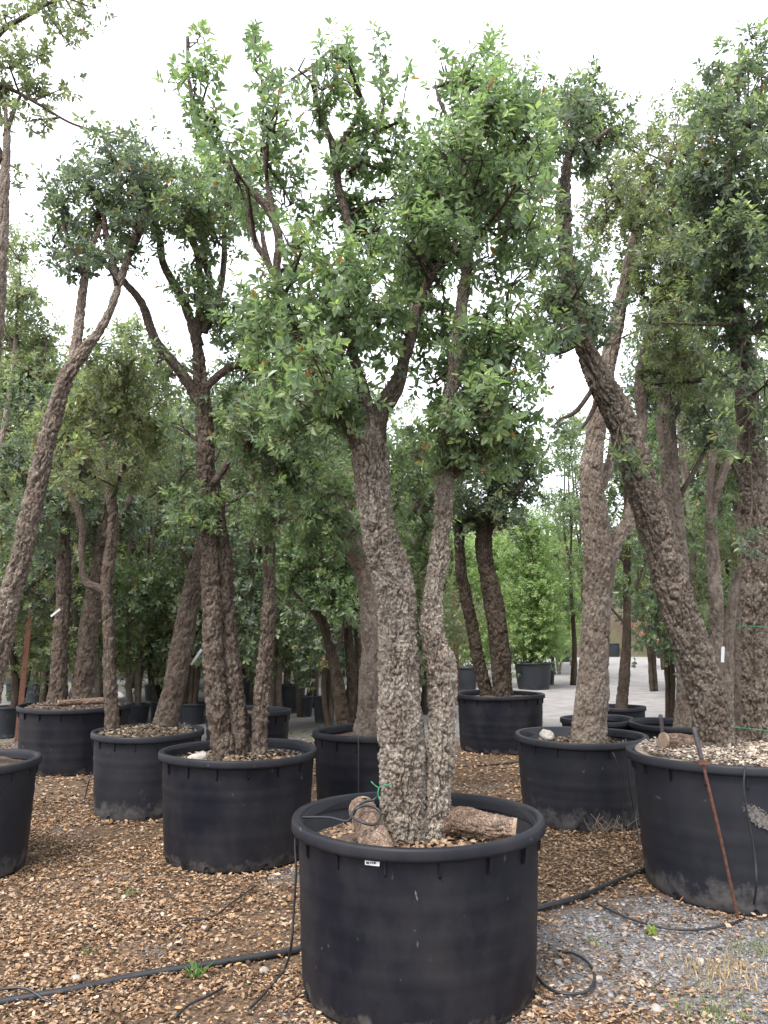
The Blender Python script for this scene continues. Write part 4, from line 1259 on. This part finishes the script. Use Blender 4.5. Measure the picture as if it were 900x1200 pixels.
def build_hill():
    m, nt, nd, lk, bs = new_mat('hill_soil')
    tc = nd.new('ShaderNodeTexCoord')
    v = tc.outputs['Object']
    at = nd.new('ShaderNodeAttribute')
    at.attribute_name = 'pigment'
    n1 = noise_node(nd, lk, 2.2, 6, 0.7, v)
    r1 = ramp(nd, [(0.3, (0.62, 0.60, 0.58)), (0.7, (1.25, 1.25, 1.2))])
    lk.new(n1.outputs['Fac'], r1.inputs[0])
    c = mix_col(nd, lk, 1.0, at.outputs['Color'], r1.outputs[0], 'MULTIPLY')
    n2 = noise_node(nd, lk, 0.5, 5, 0.7, v)
    r2 = ramp(nd, [(0.50, (0, 0, 0)), (0.62, (0.75, 0.75, 0.75))])
    lk.new(n2.outputs['Fac'], r2.inputs[0])
    c = mix_col(nd, lk, r2.outputs[0], c, (0.06, 0.07, 0.028))
    lk.new(c, bs.inputs['Base Color'])
    bs.inputs['Roughness'].default_value = 0.95
    xs = np.concatenate([np.linspace(-160, -32, 20), np.linspace(-30, 40, 120), np.linspace(44, 160, 20)])
    ys = np.concatenate([np.linspace(24, 52, 70), np.linspace(54, 260, 24)])
    X, Y = np.meshgrid(xs, ys)
    x, y = X.ravel(), Y.ravel()
    z = terrain_z(x, y)
    left = np.clip(1.0 - (x - 0.5) * 0.6, 0, 1)[:, None]
    c = left * np.array([0.17, 0.078, 0.045]) + (1 - left) * np.array([0.066, 0.044, 0.029])
    nx = len(xs)
    i = (np.arange(len(ys) - 1)[:, None] * nx + np.arange(nx - 1)[None]).ravel()
    o = add_mesh('hillside', np.stack([x, y, z], 1), np.stack([i, i + 1, i + nx + 1, i + nx], 1), m, colors=c)
    tag(o, 'reddish earth bank and dry grassy hillside behind the nursery', kind='structure')


build_hill()


def tz(x, y):
    return float(max(0.0, terrain_z(np.array([x]), np.array([y]))[0]))


def world_x(px, Y, z=1.5):
    return (px - 450.0) / FPX * (Y * CP + (z - CAMH) * SP)


# ------------------------------------------------------------------ pots and trees in the rows behind
MARKS = [(20, 'the rusty post'), (89, 'the two thick knobbly trunks'), (174, 'the dusty grey pot'), (280, 'the three dark trunks'), (385, 'the low leafy oak'), (475, 'the pale twin-trunked oak'),
         (586, 'the crooked blackish trunks'), (690, 'the straight forked oak'), (790, 'the leaning trunk'), (885, 'the upright trunk')]


def near(px):
    return min(MARKS, key=lambda m: abs(m[0] - px))[1]


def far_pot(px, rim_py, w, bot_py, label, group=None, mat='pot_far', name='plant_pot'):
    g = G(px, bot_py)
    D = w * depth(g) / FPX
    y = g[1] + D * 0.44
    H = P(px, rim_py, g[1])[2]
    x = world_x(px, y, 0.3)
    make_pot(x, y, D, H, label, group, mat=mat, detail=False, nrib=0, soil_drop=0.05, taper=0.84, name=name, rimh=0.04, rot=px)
    return x, y, D, H


ROWG = 'nursery pots in the rows behind'
ROWL = 'small dark grey nursery pot in the rows behind '
rows = [(160, 826, 32, 849), (190, 822, 30, 846), (226, 825, 34, 850), (8, 829, 36, 866), (357, 816, 21, 841), (380, 817, 27, 848), (342, 803, 34, 836), (497, 812, 13, 838),
        (546, 782, 28, 811), (640, 778, 22, 803), (496, 788, 22, 806), (603, 760, 12, 778), (45, 800, 30, 826), (120, 812, 26, 836), (20, 800, 26, 822), (210, 806, 24, 826), (180, 803, 22, 822),
        (325, 806, 20, 828), (362, 786, 22, 806), (520, 790, 20, 810), (663, 756, 27, 776), (717, 754, 19, 770), (290, 800, 26, 826), (265, 812, 26, 838), (250, 800, 22, 820), (68, 810, 22, 834)]
spots = []
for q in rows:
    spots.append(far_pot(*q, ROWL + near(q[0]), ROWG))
shrub_spot = far_pot(625, 777, 46, 809, 'grey nursery pot holding the bright green conical shrub at the gravel road', mat='pot_far')
for px, rp, w, zz in ((748, 706, 20, 0), (776, 749, 20, 0)):
    Yp = 45.5 if rp < 720 else 41.0
    x = world_x(px, Yp, 2)
    o = make_pot(x, Yp, w * Yp / FPX, 0.68, 'grey nursery pot standing on the dry hillside', 'pots on the hillside', mat='pot_far', detail=False, nrib=0, taper=0.84, rot=px)
    o.location.z = tz(x, Yp) - 0.02

BGG = 'potted oaks in the rows behind'
r_bg = np.random.default_rng(77)
pal_cycle = ['mid', 'olive', 'dark', 'olive', 'pale', 'olive']
LBL = {'mid': 'leafy mid green young oak in the rows behind', 'olive': 'olive green young oak in the rows behind', 'dark': 'dark green young oak in the rows behind',
       'pale': 'pale grey-green young oak in the rows behind', 'fresh': 'fresh green young oak in the rows behind'}
for k, (x, y, D, H) in enumerate(spots):
    px_ = rows[k][0]
    if px_ in (640, 663, 603, 717, 546, 520):
        continue
    pal = pal_cycle[k % 6]
    h = r_bg.uniform(4.2, 5.8) if y > 13 else r_bg.uniform(3.4, 4.4)
    if px_ in (342, 357, 380, 362):
        h = r_bg.uniform(4.5, 5.5)
    auto_tree('young_oak', LBL[pal] + ' ' + near(px_), x, y, h, r_bg.uniform(0.8, 1.15), r_bg.uniform(0.9, 1.7), BGG + ' ' + pal, pal, 300 + k, trunk_r=r_bg.uniform(0.05, 0.09), ntr=int(r_bg.integers(1, 4)),
              size=0.085, dens=0.30, zbase=H - 0.05, bark='bark_dark' if k % 3 else 'bark_brown')

for k, (px, Y, h, cr, lo, pal) in enumerate(((110, 12.5, 5.6, 1.0, 2.0, 'mid'), (270, 11.5, 5.3, 0.95, 1.7, 'dark'), (325, 12.5, 5.2, 1.0, 1.6, 'mid'), (385, 11.5, 5.0, 0.9, 1.8, 'dark'), (440, 13, 5.2, 1.0, 1.6, 'mid'), (490, 13.5, 5.0, 0.9, 1.9, 'olive'),
                                               (20, 13, 5.6, 1.1, 1.2, 'olive'), (780, 12.5, 6.2, 1.0, 2.6, 'dark'), (830, 11.5, 6.4, 1.0, 2.4, 'mid'), (880, 12, 6.6, 1.1, 2.2, 'dark'), (920, 10.5, 6.6, 1.1, 1.6, 'mid'))):
    auto_tree('young_oak', LBL[pal].replace('young oak', 'taller oak') + ' ' + near(px), world_x(px, Y), Y, h, cr, lo, 'taller oaks in the rows behind ' + pal, pal, 700 + k, 0.075, 2, 0.075, 0.50, lean=0.25, bark='bark_brown', nb=26)

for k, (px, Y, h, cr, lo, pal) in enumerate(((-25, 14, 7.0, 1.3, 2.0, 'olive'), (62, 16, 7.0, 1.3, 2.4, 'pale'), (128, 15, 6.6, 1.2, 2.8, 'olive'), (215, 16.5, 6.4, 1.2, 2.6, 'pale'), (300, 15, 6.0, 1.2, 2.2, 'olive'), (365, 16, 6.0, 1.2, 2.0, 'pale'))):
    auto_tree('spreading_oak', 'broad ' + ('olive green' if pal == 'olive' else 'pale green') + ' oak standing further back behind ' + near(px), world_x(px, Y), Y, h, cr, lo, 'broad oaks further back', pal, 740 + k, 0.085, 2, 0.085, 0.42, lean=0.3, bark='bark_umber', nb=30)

# bright shrubs by the gravel road
grow_tree('green_shrub', 'bright green conical shrub in a grey pot at the gravel road', shrub_spot[0], shrub_spot[1], 4.3, 0.80, 0.85, None, 'bright', 401, 0.03, 3, 0.075, 0.85, lean=0.12, zbase=0.6, cat='shrub', up=0.9, nb=60)
for k, (px, Y, h, cr) in enumerate(((655, 27, 4.9, 0.9), (580, 25, 4.3, 0.85), (542, 21, 3.9, 0.8), (515, 23, 4.4, 0.9), (636, 30, 4.8, 1.0), (470, 24, 5.0, 1.0), (668, 33, 5.2, 0.95), (560, 30, 5.0, 1.1))):
    x = world_x(px, Y)
    auto_tree('green_shrub', 'bright green bushy shrub standing far behind ' + near(px), x, Y, h, cr, 0.9, 'bright shrubs along the gravel road', 'bright', 410 + k, 0.04, 2, 0.085, 0.6, lean=0.15, zg=tz(x, Y), cat='shrub', up=0.8, bark='bark_pale', nb=32)
for k, (px, Y, h, cr, lo, pal) in enumerate(((192, 17.5, 6.0, 1.5, 0.4, 'pale'), (225, 20, 6.2, 1.5, 0.6, 'pale'), (160, 21, 6.6, 1.6, 0.5, 'mid'))):
    auto_tree('pale_tree', 'bushy pale green tree filling the gap between the left-leaning trunks'.replace('left-', ''), world_x(px, Y), Y, h, cr, lo, 'pale bushy trees', pal, 440 + k, 0.07, 2, 0.085, 0.34, lean=0.2, nb=30)

# tall slim trees behind the dusty pot, seen against the sky gap
for k, (px, Y, h, cr, lo) in enumerate(((668, 22, 7.6, 0.75, 2.0), (690, 24, 8.0, 0.8, 1.6), (650, 27, 6.4, 0.7, 1.5), (762, 20, 6.8, 0.9, 1.2), (800, 18, 7.2, 1.0, 1.2), (835, 17, 7.0, 1.1, 1.0), (870, 20, 7.6, 1.2, 0.8), (905, 18, 7.6, 1.2, 0.8), (775, 30, 8.0, 1.2, 1.0))):
    x = world_x(px, Y)
    auto_tree('slim_tree', 'tall slim tree with sparse leaves standing far behind ' + near(px), x, Y, h, cr, lo, 'slim trees beyond the potted oaks', 'olive' if k % 2 else 'mid', 460 + k, 0.06, 2, 0.085, 0.42, lean=0.3, zg=tz(x, Y), nb=30)

# wood on and before the hillside: separate trees, denser behind the rows
k = 0
for Y in (24, 31, 38):
    for px in np.arange(-60, 470, 74 if Y < 30 else 60):
        pxx = px + r_bg.uniform(-24, 24)
        x = world_x(pxx, Y)
        yy = Y + r_bg.uniform(-2, 2)
        pal = ['mid', 'olive', 'dark', 'pale'][int(r_bg.integers(0, 4))]
        auto_tree('woodland_tree', 'leafy woodland tree on the earth bank far behind ' + near(pxx), x, yy, r_bg.uniform(6.0, 8.2), r_bg.uniform(1.6, 2.1), r_bg.uniform(0.5, 1.4), 'woodland trees on the earth bank', pal, 500 + k,
                  0.10, 1, 0.13, 0.22, lean=0.4, zg=tz(x, yy), nb=22)
        k += 1
for px in np.arange(500, 980, 42):
    for Y in (50, 58):
        pxx = px + r_bg.uniform(-18, 18)
        x = world_x(pxx, Y)
        yy = Y + r_bg.uniform(-2, 2)
        top = 3.6 if 600 < pxx < 720 else 5.5
        auto_tree('hillside_tree', 'small leafy tree on the dry hillside far behind ' + near(pxx), x, yy, r_bg.uniform(0.8, 1.1) * top, r_bg.uniform(1.4, 2.0), 0.4, 'trees on the dry hillside', ['mid', 'olive', 'bright', 'pale'][int(r_bg.integers(0, 4))], 600 + k,
                  0.10, 1, 0.15, 0.20, lean=0.3, zg=tz(x, yy), nb=20)
        k += 1

# ------------------------------------------------------------------ logs, stones
def make_log(label, p0, p1, r0, r1, seed, group=None):
    p0, p1 = np.array(p0), np.array(p1)
    mid = (p0 + p1) / 2
    root = empty('log', tuple(mid), label, 'log', group)
    V, Q, T, path, rr = tube(np.array([p0, p0 * .66 + p1 * .34 + [0, 0.004, 0.004], p0 * .33 + p1 * .67, p1]), np.array([r0, r0 * 1.02, (r0 + r1) / 2, r1]), 72, 0.005, 0.007, seed, 1.0, cap=False)
    add_mesh('bark', V - mid, Q, M['log'], root, colors=np.repeat(tube.tone[:, None], 3, 1))
    ax = (p1 - p0) / np.linalg.norm(p1 - p0)
    for e, rd, s in ((p0, r0, -1), (p1, r1, 1)):
        u_ = np.cross(ax, [0, 0, 1.0])
        u_ /= np.linalg.norm(u_)
        v_ = np.cross(ax, u_)
        th = np.linspace(0, 2 * np.pi, 28, endpoint=False)
        ring = [e + ax * s * 0.004 + (u_ * math.cos(t) + v_ * math.sin(t)) * rd * 0.97 for t in th]
        inn = [e - ax * s * 0.012 + (u_ * math.cos(t) + v_ * math.sin(t)) * rd * 0.97 for t in th]
        V = np.array(ring + inn + [e + ax * s * 0.006]) - mid
        T = [(a, (a + 1) % 28, 56) for a in range(28)]
        Q = [(a, (a + 1) % 28, 28 + (a + 1) % 28, 28 + a) for a in range(28)]
        add_mesh('cut_end', V, Q, M['log_end'], root, smooth=False, tris=T)
    return root


YA_ = gA[1]
make_log('short thick log propped steeply against the pale trunk with black tubing over it', P(424, 948, YA_ - 0.02), P(449, 1010, YA_ - 0.42), 0.062, 0.066, 61)
make_log('long brown log lying from the pale trunks to the pot rim', P(520, 962, YA_ + 0.02), P(604, 974, YA_ - 0.05), 0.070, 0.058, 62)
make_log('pale sawn log on the mulch at the foot of the leaning trunk', P(777, 868, YG - 0.02), P(822, 872, YG + 0.05), 0.052, 0.055, 63)
make_log('thin grey log across the soil before the two thick knobbly trunks', P(68, 824, YF - .36), P(135, 820, YF - .2), 0.035, 0.04, 64)


def make_stone(label, p, r, seed, group=None):
    th = np.linspace(0, np.pi, 12)
    ph = np.linspace(0, 2 * np.pi, 18, endpoint=False)
    V = np.array([[math.sin(a) * math.cos(b), math.sin(a) * math.sin(b), math.cos(a)] for a in th for b in ph])
    V *= (0.75 + 0.5 * fbm(V * 1.6 + seed, 3, seed))[:, None]
    V *= np.array([1.35, 1.0, 0.75]) * r
    i = np.arange(11)[:, None] * 18
    j = np.arange(18)[None]
    Q = np.stack([i + j, i + 18 + j, i + 18 + (j + 1) % 18, i + (j + 1) % 18], 2).reshape(-1, 4)
    o = add_mesh('stone', V, Q, M['stone'])
    o.location = tuple(p)
    o.rotation_euler = (0.2, 0.3, seed)
    return tag(o, label, 'stone', group)


make_stone('small grey stone on the soil beside the three dark trunks', P(231, 890, YB - 0.1), 0.06, 3)
make_stone('grey stone on the soil beside the straight forked trunk', P(641, 862, YC - 0.02), 0.055, 5)
make_stone('pale round stone on the soil behind the thin forked trunk', P(139, 815, YF - .1), 0.05, 6)
for k, (px, py, rr) in enumerate(((310, 1140, .022), (240, 1090, .02), (700, 1150, .02), (820, 1130, .022), (770, 1185, .02), (90, 1150, .02), (655, 1130, .02), (120, 1085, .018))):
    g = G(px, py)
    make_stone('loose grey pebble lying among the dry leaves', g + np.array([0, 0, 0.008]), rr, 20 + k, 'loose pebbles on the ground')

# ------------------------------------------------------------------ hoses, tubes, rods, posts, labels
def line_thing(name, label, cat, pts, r, mat, nseg=8, step=0.03, group=None):
    pts = np.array(pts, float)
    V, Q, T, path, rr = tube(pts, np.full(len(pts), r), nseg, step)
    b = pts[0]
    o = add_mesh(name, V - b, Q, M[mat], None, tris=T)
    o.location = tuple(b)
    return tag(o, label, cat, group)


def gz(px, py, up):
    return G(px, py) + np.array([0, 0, up])


hose = [gz(-40, 1192, .018), gz(0, 1180, .018), gz(80, 1166, .018), gz(160, 1149, .020), gz(250, 1134, .018), gz(355, 1117, .018)]
hose += [np.array([0.02, gA[1] + DA * .44 + 0.03, .018]), np.array([0.30, gA[1] + DA * .44 + 0.06, .018])]
hose += [gz(632, 1068, .018), gz(680, 1055, .02), gz(720, 1038, .018), gz(765, 1018, .018), gz(800, 1003, .018)]
line_thing('irrigation_hose', 'thick black irrigation hose running across the leaf litter behind the front pot', 'hose', hose, 0.0165, 'hose', 14, 0.03)
line_thing('drip_tube', 'loose end of black drip tube lying over the thick hose', 'tube', [gz(-20, 1180, .04), gz(0, 1173, .045), gz(30, 1172, .045), gz(60, 1178, .008), gz(100, 1185, .008), gz(135, 1186, .006)], 0.006, 'hose')
line_thing('drip_tube', 'thin black drip tube hanging down the side of the front pot', 'tube',
           [P(352, 963, YA_ - .02), P(346, 985, YA_ - .02), P(347, 1020, YA_ - .05), P(344, 1070, YA_ - .06), P(341, 1110, YA_ - .07), gz(333, 1142, .022), gz(310, 1170, .020), gz(290, 1190, .018)], 0.0055, 'hose')
line_thing('drip_tube', 'black drip tube curled in an open loop on the gravel', 'tube',
           [gz(622, 1140, .024), gz(640, 1162, .022), gz(662, 1171, .022), (gz(688, 1168, .022)), gz(697, 1152, .022), gz(690, 1135, .024), gz(672, 1124, .026), gz(655, 1121, .026)], 0.0065, 'hose', step=0.012)
line_thing('drip_tube', 'thin black tube running from the huge mulch-filled pot over the gravel', 'tube',
           [P(874, 893, YG - .66), P(872, 930, YG - .67), P(884, 1000, YG - .66), P(886, 1040, YG - .68), gz(880, 1072, .018), gz(860, 1085, .016), gz(820, 1093, .016), gz(780, 1092, .018), gz(735, 1080, .02), gz(700, 1062, .014)], 0.006, 'hose')
line_thing('drip_tube', 'thin black tube hanging down the dusty pot with one straight trunk', 'tube',
           [P(733, 866, YC - .45), P(734, 880, YC - .50), P(738, 920, YC - .49), P(745, 960, YC - .48), gz(749, 990, .02), gz(747, 1010, .008), gz(742, 1022, .007)], 0.006, 'hose')
line_thing('drip_tube', 'second fine tube arched over the dusty pot beside the first', 'tube',
           [P(713, 872, YC - .40), P(719, 884, YC - .54), P(727, 910, YC - .53), P(730, 950, YC - .52), P(731, 975, YC - .53)], 0.0045, 'hose')
line_thing('drip_tube', 'thin black tube standing against the pot behind the front oak', 'tube',
           [P(420, 862, YH - .5), P(420, 900, YH - .53), P(420, 945, YH - .52)], 0.005, 'hose')
line_thing('drip_tube', 'black drip tube coiled over the short propped log', 'tube',
           [P(352, 958, YA_ + .0), P(385, 958, YA_ - .12), P(408, 962, YA_ - .2), P(418, 948, YA_ - .2), P(432, 944, YA_ - .18), P(446, 952, YA_ - .2), P(440, 966, YA_ - .3), P(425, 964, YA_ - .33), P(412, 955, YA_ - .25), P(425, 941, YA_ - .15), P(440, 936, YA_ - .12), P(446, 922, YA_ - .14)], 0.0055, 'hose', step=0.012)
line_thing('drip_tube', 'fine black tube half buried in litter near the three-trunk pot', 'tube',
           [gz(300, 1042, .02), gz(275, 1060, .022), gz(250, 1078, .02), gz(215, 1086, .016), gz(190, 1100, .012)], 0.005, 'hose')
line_thing('drip_tube', 'fine black tube peeking out of the chips near the hose', 'tube',
           [gz(262, 1162, .018), gz(240, 1175, .020), gz(222, 1183, .020), gz(205, 1198, .018)], 0.005, 'hose')
line_thing('drip_tube', 'dark tube crossing the chips at the foot of the pot with crooked trunks', 'tube',
           [gz(510, 900, .01), gz(550, 899, .012), gz(590, 896, .01), gz(612, 893, .01)], 0.012, 'hose')
line_thing('drip_tube', 'fine tube slack between the dusty grey pot and the chips', 'tube',
           [P(107, 905, YE - .35), P(103, 920, YE - .4), gz(98, 938, .008), gz(85, 945, .006)], 0.005, 'hose')

# green tie round the pale trunk
tie = empty('plant_tie', tuple(P(444, 925, YA_ - .14)), 'green plastic tie knotted round the pale front trunk', 'tie')
tb = P(444, 925, YA_ - .14)
for pts in ([(435, 916), (440, 921), (444, 923)], [(444, 923), (452, 920), (458, 919)], [(444, 923), (443, 930), (444, 937)]):
    V, Q, T, _, _ = tube(np.array([P(a, b, YA_ - .15) for a, b in pts]), np.full(3, 0.003), 6, 0.01)
    add_mesh('strand', V - tb, Q, M['green_tie'], tie, tris=T)
cx, cy, cz = P(474, 930, YA_)
ring = [np.array([cx + 0.135 * math.cos(a), cy + 0.135 * math.sin(a), cz + 0.0]) for a in np.linspace(0, 2 * np.pi, 25)]
for k, (px, py, w, Yt, lab) in enumerate(((887, 853, 44, YG + .2, 'green wire tied low round the upright trunk'), (887, 735, 42, YG + .2, 'green wire tied high round the upright trunk'))):
    c0 = P(px, py, Yt)
    rr = w / 2 * depth(c0) / FPX * 1.06
    pts = [c0 + np.array([rr * math.cos(a), rr * math.sin(a), 0.006 * math.sin(a * 2)]) for a in np.linspace(0, 2 * np.pi, 20)]
    line_thing('wire_tie', lab, 'tie', pts, 0.0028, 'green_tie', 6, 0.03)

# rusty rod hooked on the huge pot
b0 = gz(866, 1078, -0.03)
rod = empty('iron_rod', tuple(b0), 'rusty iron rod leaning on the huge mulch-filled pot, blackened top end', 'rod')
pm = P(823, 892, YG - .66)
V, Q, T, _, _ = tube(np.array([b0, b0 * .5 + pm * .5 + np.array([0, -0.015, 0]), pm]), np.full(3, 0.0085), 10, 0.02, 0.001, 4)
add_mesh('shaft', V - b0, Q, M['rust'], rod, tris=T)
pt = P(813, 853, YG - .60)
V, Q, T, _, _ = tube(np.array([pm, pm * .5 + pt * .5, pt]), np.array([0.010, .013, .014]), 10, 0.02)
add_mesh('grip', V - b0, Q, M['iron'], rod, tris=T)
V, Q = box(pm[0], pm[1] - .004, pm[2] - .005, 0.05, 0.022, 0.022)
add_mesh('clamp', V - b0, Q, M['rust'], rod, smooth=False)
p0, p1 = P(778, 872, YG + .25), P(774, 838, YG + .28)
line_thing('iron_bar', 'short dark iron bar standing behind the sawn log', 'bar', [np.array([p0[0], p0[1], .7]), p0, p1], 0.014, 'iron', 8)

# posts
b0 = G(20, 868)
tp = P(38, 694, b0[1])
post = empty('rusty_post', tuple(b0), 'rust-brown angle iron post leaning beside the pot with knobbly trunks', 'post')
d = tp - b0
for nm, off, th in (('web', (0, 0), (0.075, 0.012)), ('flange', (-0.035, 0.035), (0.012, 0.075))):
    V, Q = box(off[0], off[1], 0, th[0], th[1], 1.0)
    V = np.array([[v[0] + d[0] * (v[2] + .5), v[1], v[2] * (d[2] + .1) + d[2] / 2] for v in V])
    add_mesh(nm, V, Q, M['rust'], post, smooth=False)
line_thing('support_wire', 'thin wire running from the rusty post into the trees', 'wire', [P(38, 696, b0[1]), P(52, 697, b0[1] + .1), P(66, 698, b0[1] + .3)], 0.006, 'iron')
b1 = G(535, 826)
post = empty('metal_post', tuple(b1), 'slender brown metal post beside the crooked dark trunks', 'post')
V, Q = box(0, 0, (P(535, 690, b1[1])[2]) / 2, 0.11, 0.08, P(535, 690, b1[1])[2])
add_mesh('shaft', V, Q, M['rust'], post, smooth=False)
h = P(535, 690, b1[1])[2]
V, Q = box(-0.18, 0, h - 0.02, 0.36, 0.02, 0.02)
add_mesh('bracket', V, Q, M['iron'], post, smooth=False)


def strip_label(label, p, w, h, ang, name='plant_label'):
    V, Q = box(0, 0, 0, w, 0.003, h)
    V[:, 1] += 0.04 * w * np.sin(V[:, 2] / h * 3)
    o = add_mesh(name, V, Q, M['white'], smooth=False)
    o.location = tuple(p)
    o.rotation_euler = (0.2, ang, 0.1)
    return tag(o, label, 'label')


strip_label('white plastic label strip hanging beside the thick knobbly trunk', P(65, 718, YF - .3), 0.022, 0.13, 0.9)
strip_label('white plastic label strip hanging beside the dark three-trunk oak', P(230, 770, YE + .2), 0.022, 0.17, 0.6)
strip_label('white label fixed on the slim grey trunk beside the upright trunk', P(847, 767, 8.35), 0.035, 0.16, 0.0)


def pot_patch(root, cx, cy, R, px, py, wpx, hpx, mat, name, label=None, ragged=0.0, lift=0.002, lean=0.0):
    Yf = cy - R
    for _ in range(6):
        p = P(px, py, Yf)
        dx = float(np.clip(p[0] - cx, -R * .98, R * .98))
        Yf = cy - math.sqrt(R * R - dx * dx)
    p = P(px, py, Yf)
    a0 = math.atan2(Yf - cy, p[0] - cx)
    s = depth(p) / FPX
    na, nz = 24, 24
    V, Q = [], []
    for i in range(nz + 1):
        for j in range(na + 1):
            u_, v_ = j / na - .5, i / nz - .5
            x_ = u_ * wpx * s + lean * v_ * hpx * s
            rad = R + lift
            a = a0 + x_ / R / max(0.3, abs(math.sin(a0)))
            V.append((cx + rad * math.cos(a), cy + rad * math.sin(a), p[2] + v_ * hpx * s))
    V = np.array(V)
    for i in range(nz):
        for j in range(na):
            u_, v_ = (j + .5) / na - .5, (i + .5) / nz - .5
            if ragged and (u_ * u_ + v_ * v_) * 4 + (random.random() - .5) * ragged > 0.8:
                continue
            k_ = i * (na + 1) + j
            Q.append((k_, k_ + 1, k_ + na + 2, k_ + na + 1))
    th = root.rotation_euler.z
    V = V - np.array(root.location)
    c_, s_ = math.cos(-th), math.sin(-th)
    V = np.stack([V[:, 0] * c_ - V[:, 1] * s_, V[:, 0] * s_ + V[:, 1] * c_, V[:, 2]], 1)
    o = add_mesh(name, V, Q, M[mat], root)
    if label:
        o['label'] = label
    return o


RA = DA / 2 * 0.952
pot_patch(potA, gA[0], gA[1], RA * .996, 437, 1010, 17, 7, 'white', 'sticker', 'small white printed sticker', lift=0.0085)
for dx, w in ((-4, 3.5), (-0.5, 1.2), (1.5, 1.0), (4, 2.6)):
    pot_patch(potA, gA[0], gA[1], RA * .996, 436 + dx, 1010.5, w, 2.6, 'print', 'print', lift=0.0095)
pot_patch(potA, gA[0], gA[1], RA * .985, 488, 1049, 2.4, 12, 'scrape', 'scratch', 'small pale scratch', ragged=.7, lift=0.006, lean=-.25)
pot_patch(potG, gG[0], gG[1], 0.65 * .952 * .975, 889, 957, 24, 30, 'scrape', 'scraped_patch', 'pale scraped patch', ragged=.9, lift=0.010, lean=-.7)

# red hose on the hillside
pts = []
for px, py in ((738, 728), (752, 742), (768, 750), (790, 746), (800, 744)):
    Yh = 42.3
    p = P(px, py, Yh)
    pts.append(np.array([p[0], Yh, p[2]]))
line_thing('red_hose', 'red hose strung along the dry hillside', 'hose', pts, 0.035, 'red')

# ------------------------------------------------------------------ weeds and grass
def tuft(name, label, px, py, n, h, spread, colr, seed, group=None, z=0.0, wid=0.0035):
    r = np.random.default_rng(seed)
    g = G(px, py, z)
    a = r.uniform(0, 6.28, n)
    base = np.stack([r.normal(0, spread, n), r.normal(0, spread, n), np.zeros(n)], 1)
    d = unit(np.stack([np.cos(a) * .5, np.sin(a) * .5, np.ones(n)], 1) + r.normal(0, .25, (n, 3)))
    nn = unit(r.normal(0, 1, (n, 3)))
    V, Q = leaf_quads(base, d, nn, h * r.uniform(.5, 1.1, n), np.full(n, wid), 0.2)
    c = np.array(colr) * r.uniform(.7, 1.3, (n, 1))
    o = add_mesh(name, V, Q, M['grass'], smooth=False, colors=np.repeat(c, 6, 0))
    o.location = tuple(g)
    return tag(o, label, 'weed', group, 'stuff' if 'patch' in name else None)


tuft('grass_tuft', 'small green grass tuft growing over the thick hose', 230, 1146, 26, 0.09, 0.016, (0.10, 0.20, 0.05), 1)
tuft('grass_tuft', 'sparse green sprouts among the chips', 150, 1050, 14, 0.05, 0.03, (0.10, 0.16, 0.05), 2, 'sprouts among the chips')
tuft('grass_tuft', 'sparse green sprouts among the chips', 102, 1120, 12, 0.05, 0.012, (0.10, 0.16, 0.05), 3, 'sprouts among the chips')
tuft('grass_tuft', 'sparse green sprouts among the chips', 699, 1107, 12, 0.04, 0.03, (0.10, 0.16, 0.05), 4, 'sprouts among the chips')
tuft('leafy_weed', 'bright yellow-green leafy weed on the gravel before the huge pot', 764, 1094, 16, 0.055, 0.016, (0.24, 0.31, 0.08), 5, wid=0.009)
tuft('grass_patch', 'dry straw-coloured grass patch on the gravel', 850, 1142, 260, 0.05, 0.12, (0.36, 0.27, 0.18), 6)
tuft('grass_patch', 'short green grass patch at the gravel edge', 845, 1190, 240, 0.032, 0.13, (0.14, 0.18, 0.07), 7)
tuft('grass_patch', 'thin greenish grass below the huge pot', 890, 1112, 120, 0.035, 0.08, (0.16, 0.19, 0.08), 8)
dw = empty('dry_weed', tuple(G(702, 984)), 'dry leafless brown weeds at the foot of the dusty pot', 'weed')
r_w = np.random.default_rng(9)
for k in range(16):
    x0 = G(685 + r_w.uniform(0, 50), 984)
    lean = r_w.normal(0, .07, 2)
    p1 = x0 + np.array([lean[0], lean[1] - .03, r_w.uniform(.07, .2)])
    V, Q, T, _, _ = tube(np.array([x0, x0 * .5 + p1 * .5 + r_w.normal(0, .012, 3), p1]), np.array([.0035, .0028, .0015]), 5, 0.03)
    st = add_mesh('stem', V - np.array(dw.location), Q, M['log_end'], dw, tris=T)
    for q in range(3):
        s_ = x0 * (1 - .3 - .2 * q) + p1 * (.3 + .2 * q)
        e_ = s_ + np.array([r_w.normal(0, .04), r_w.normal(0, .03), r_w.uniform(.02, .06)])
        V, Q, T, _, _ = tube(np.array([s_, (s_ + e_) / 2, e_]), np.array([.002, .0016, .001]), 4, 0.03)
        add_mesh('twig', V - np.array(dw.location), Q, M['log_end'], st, tris=T)

scatter_ground()
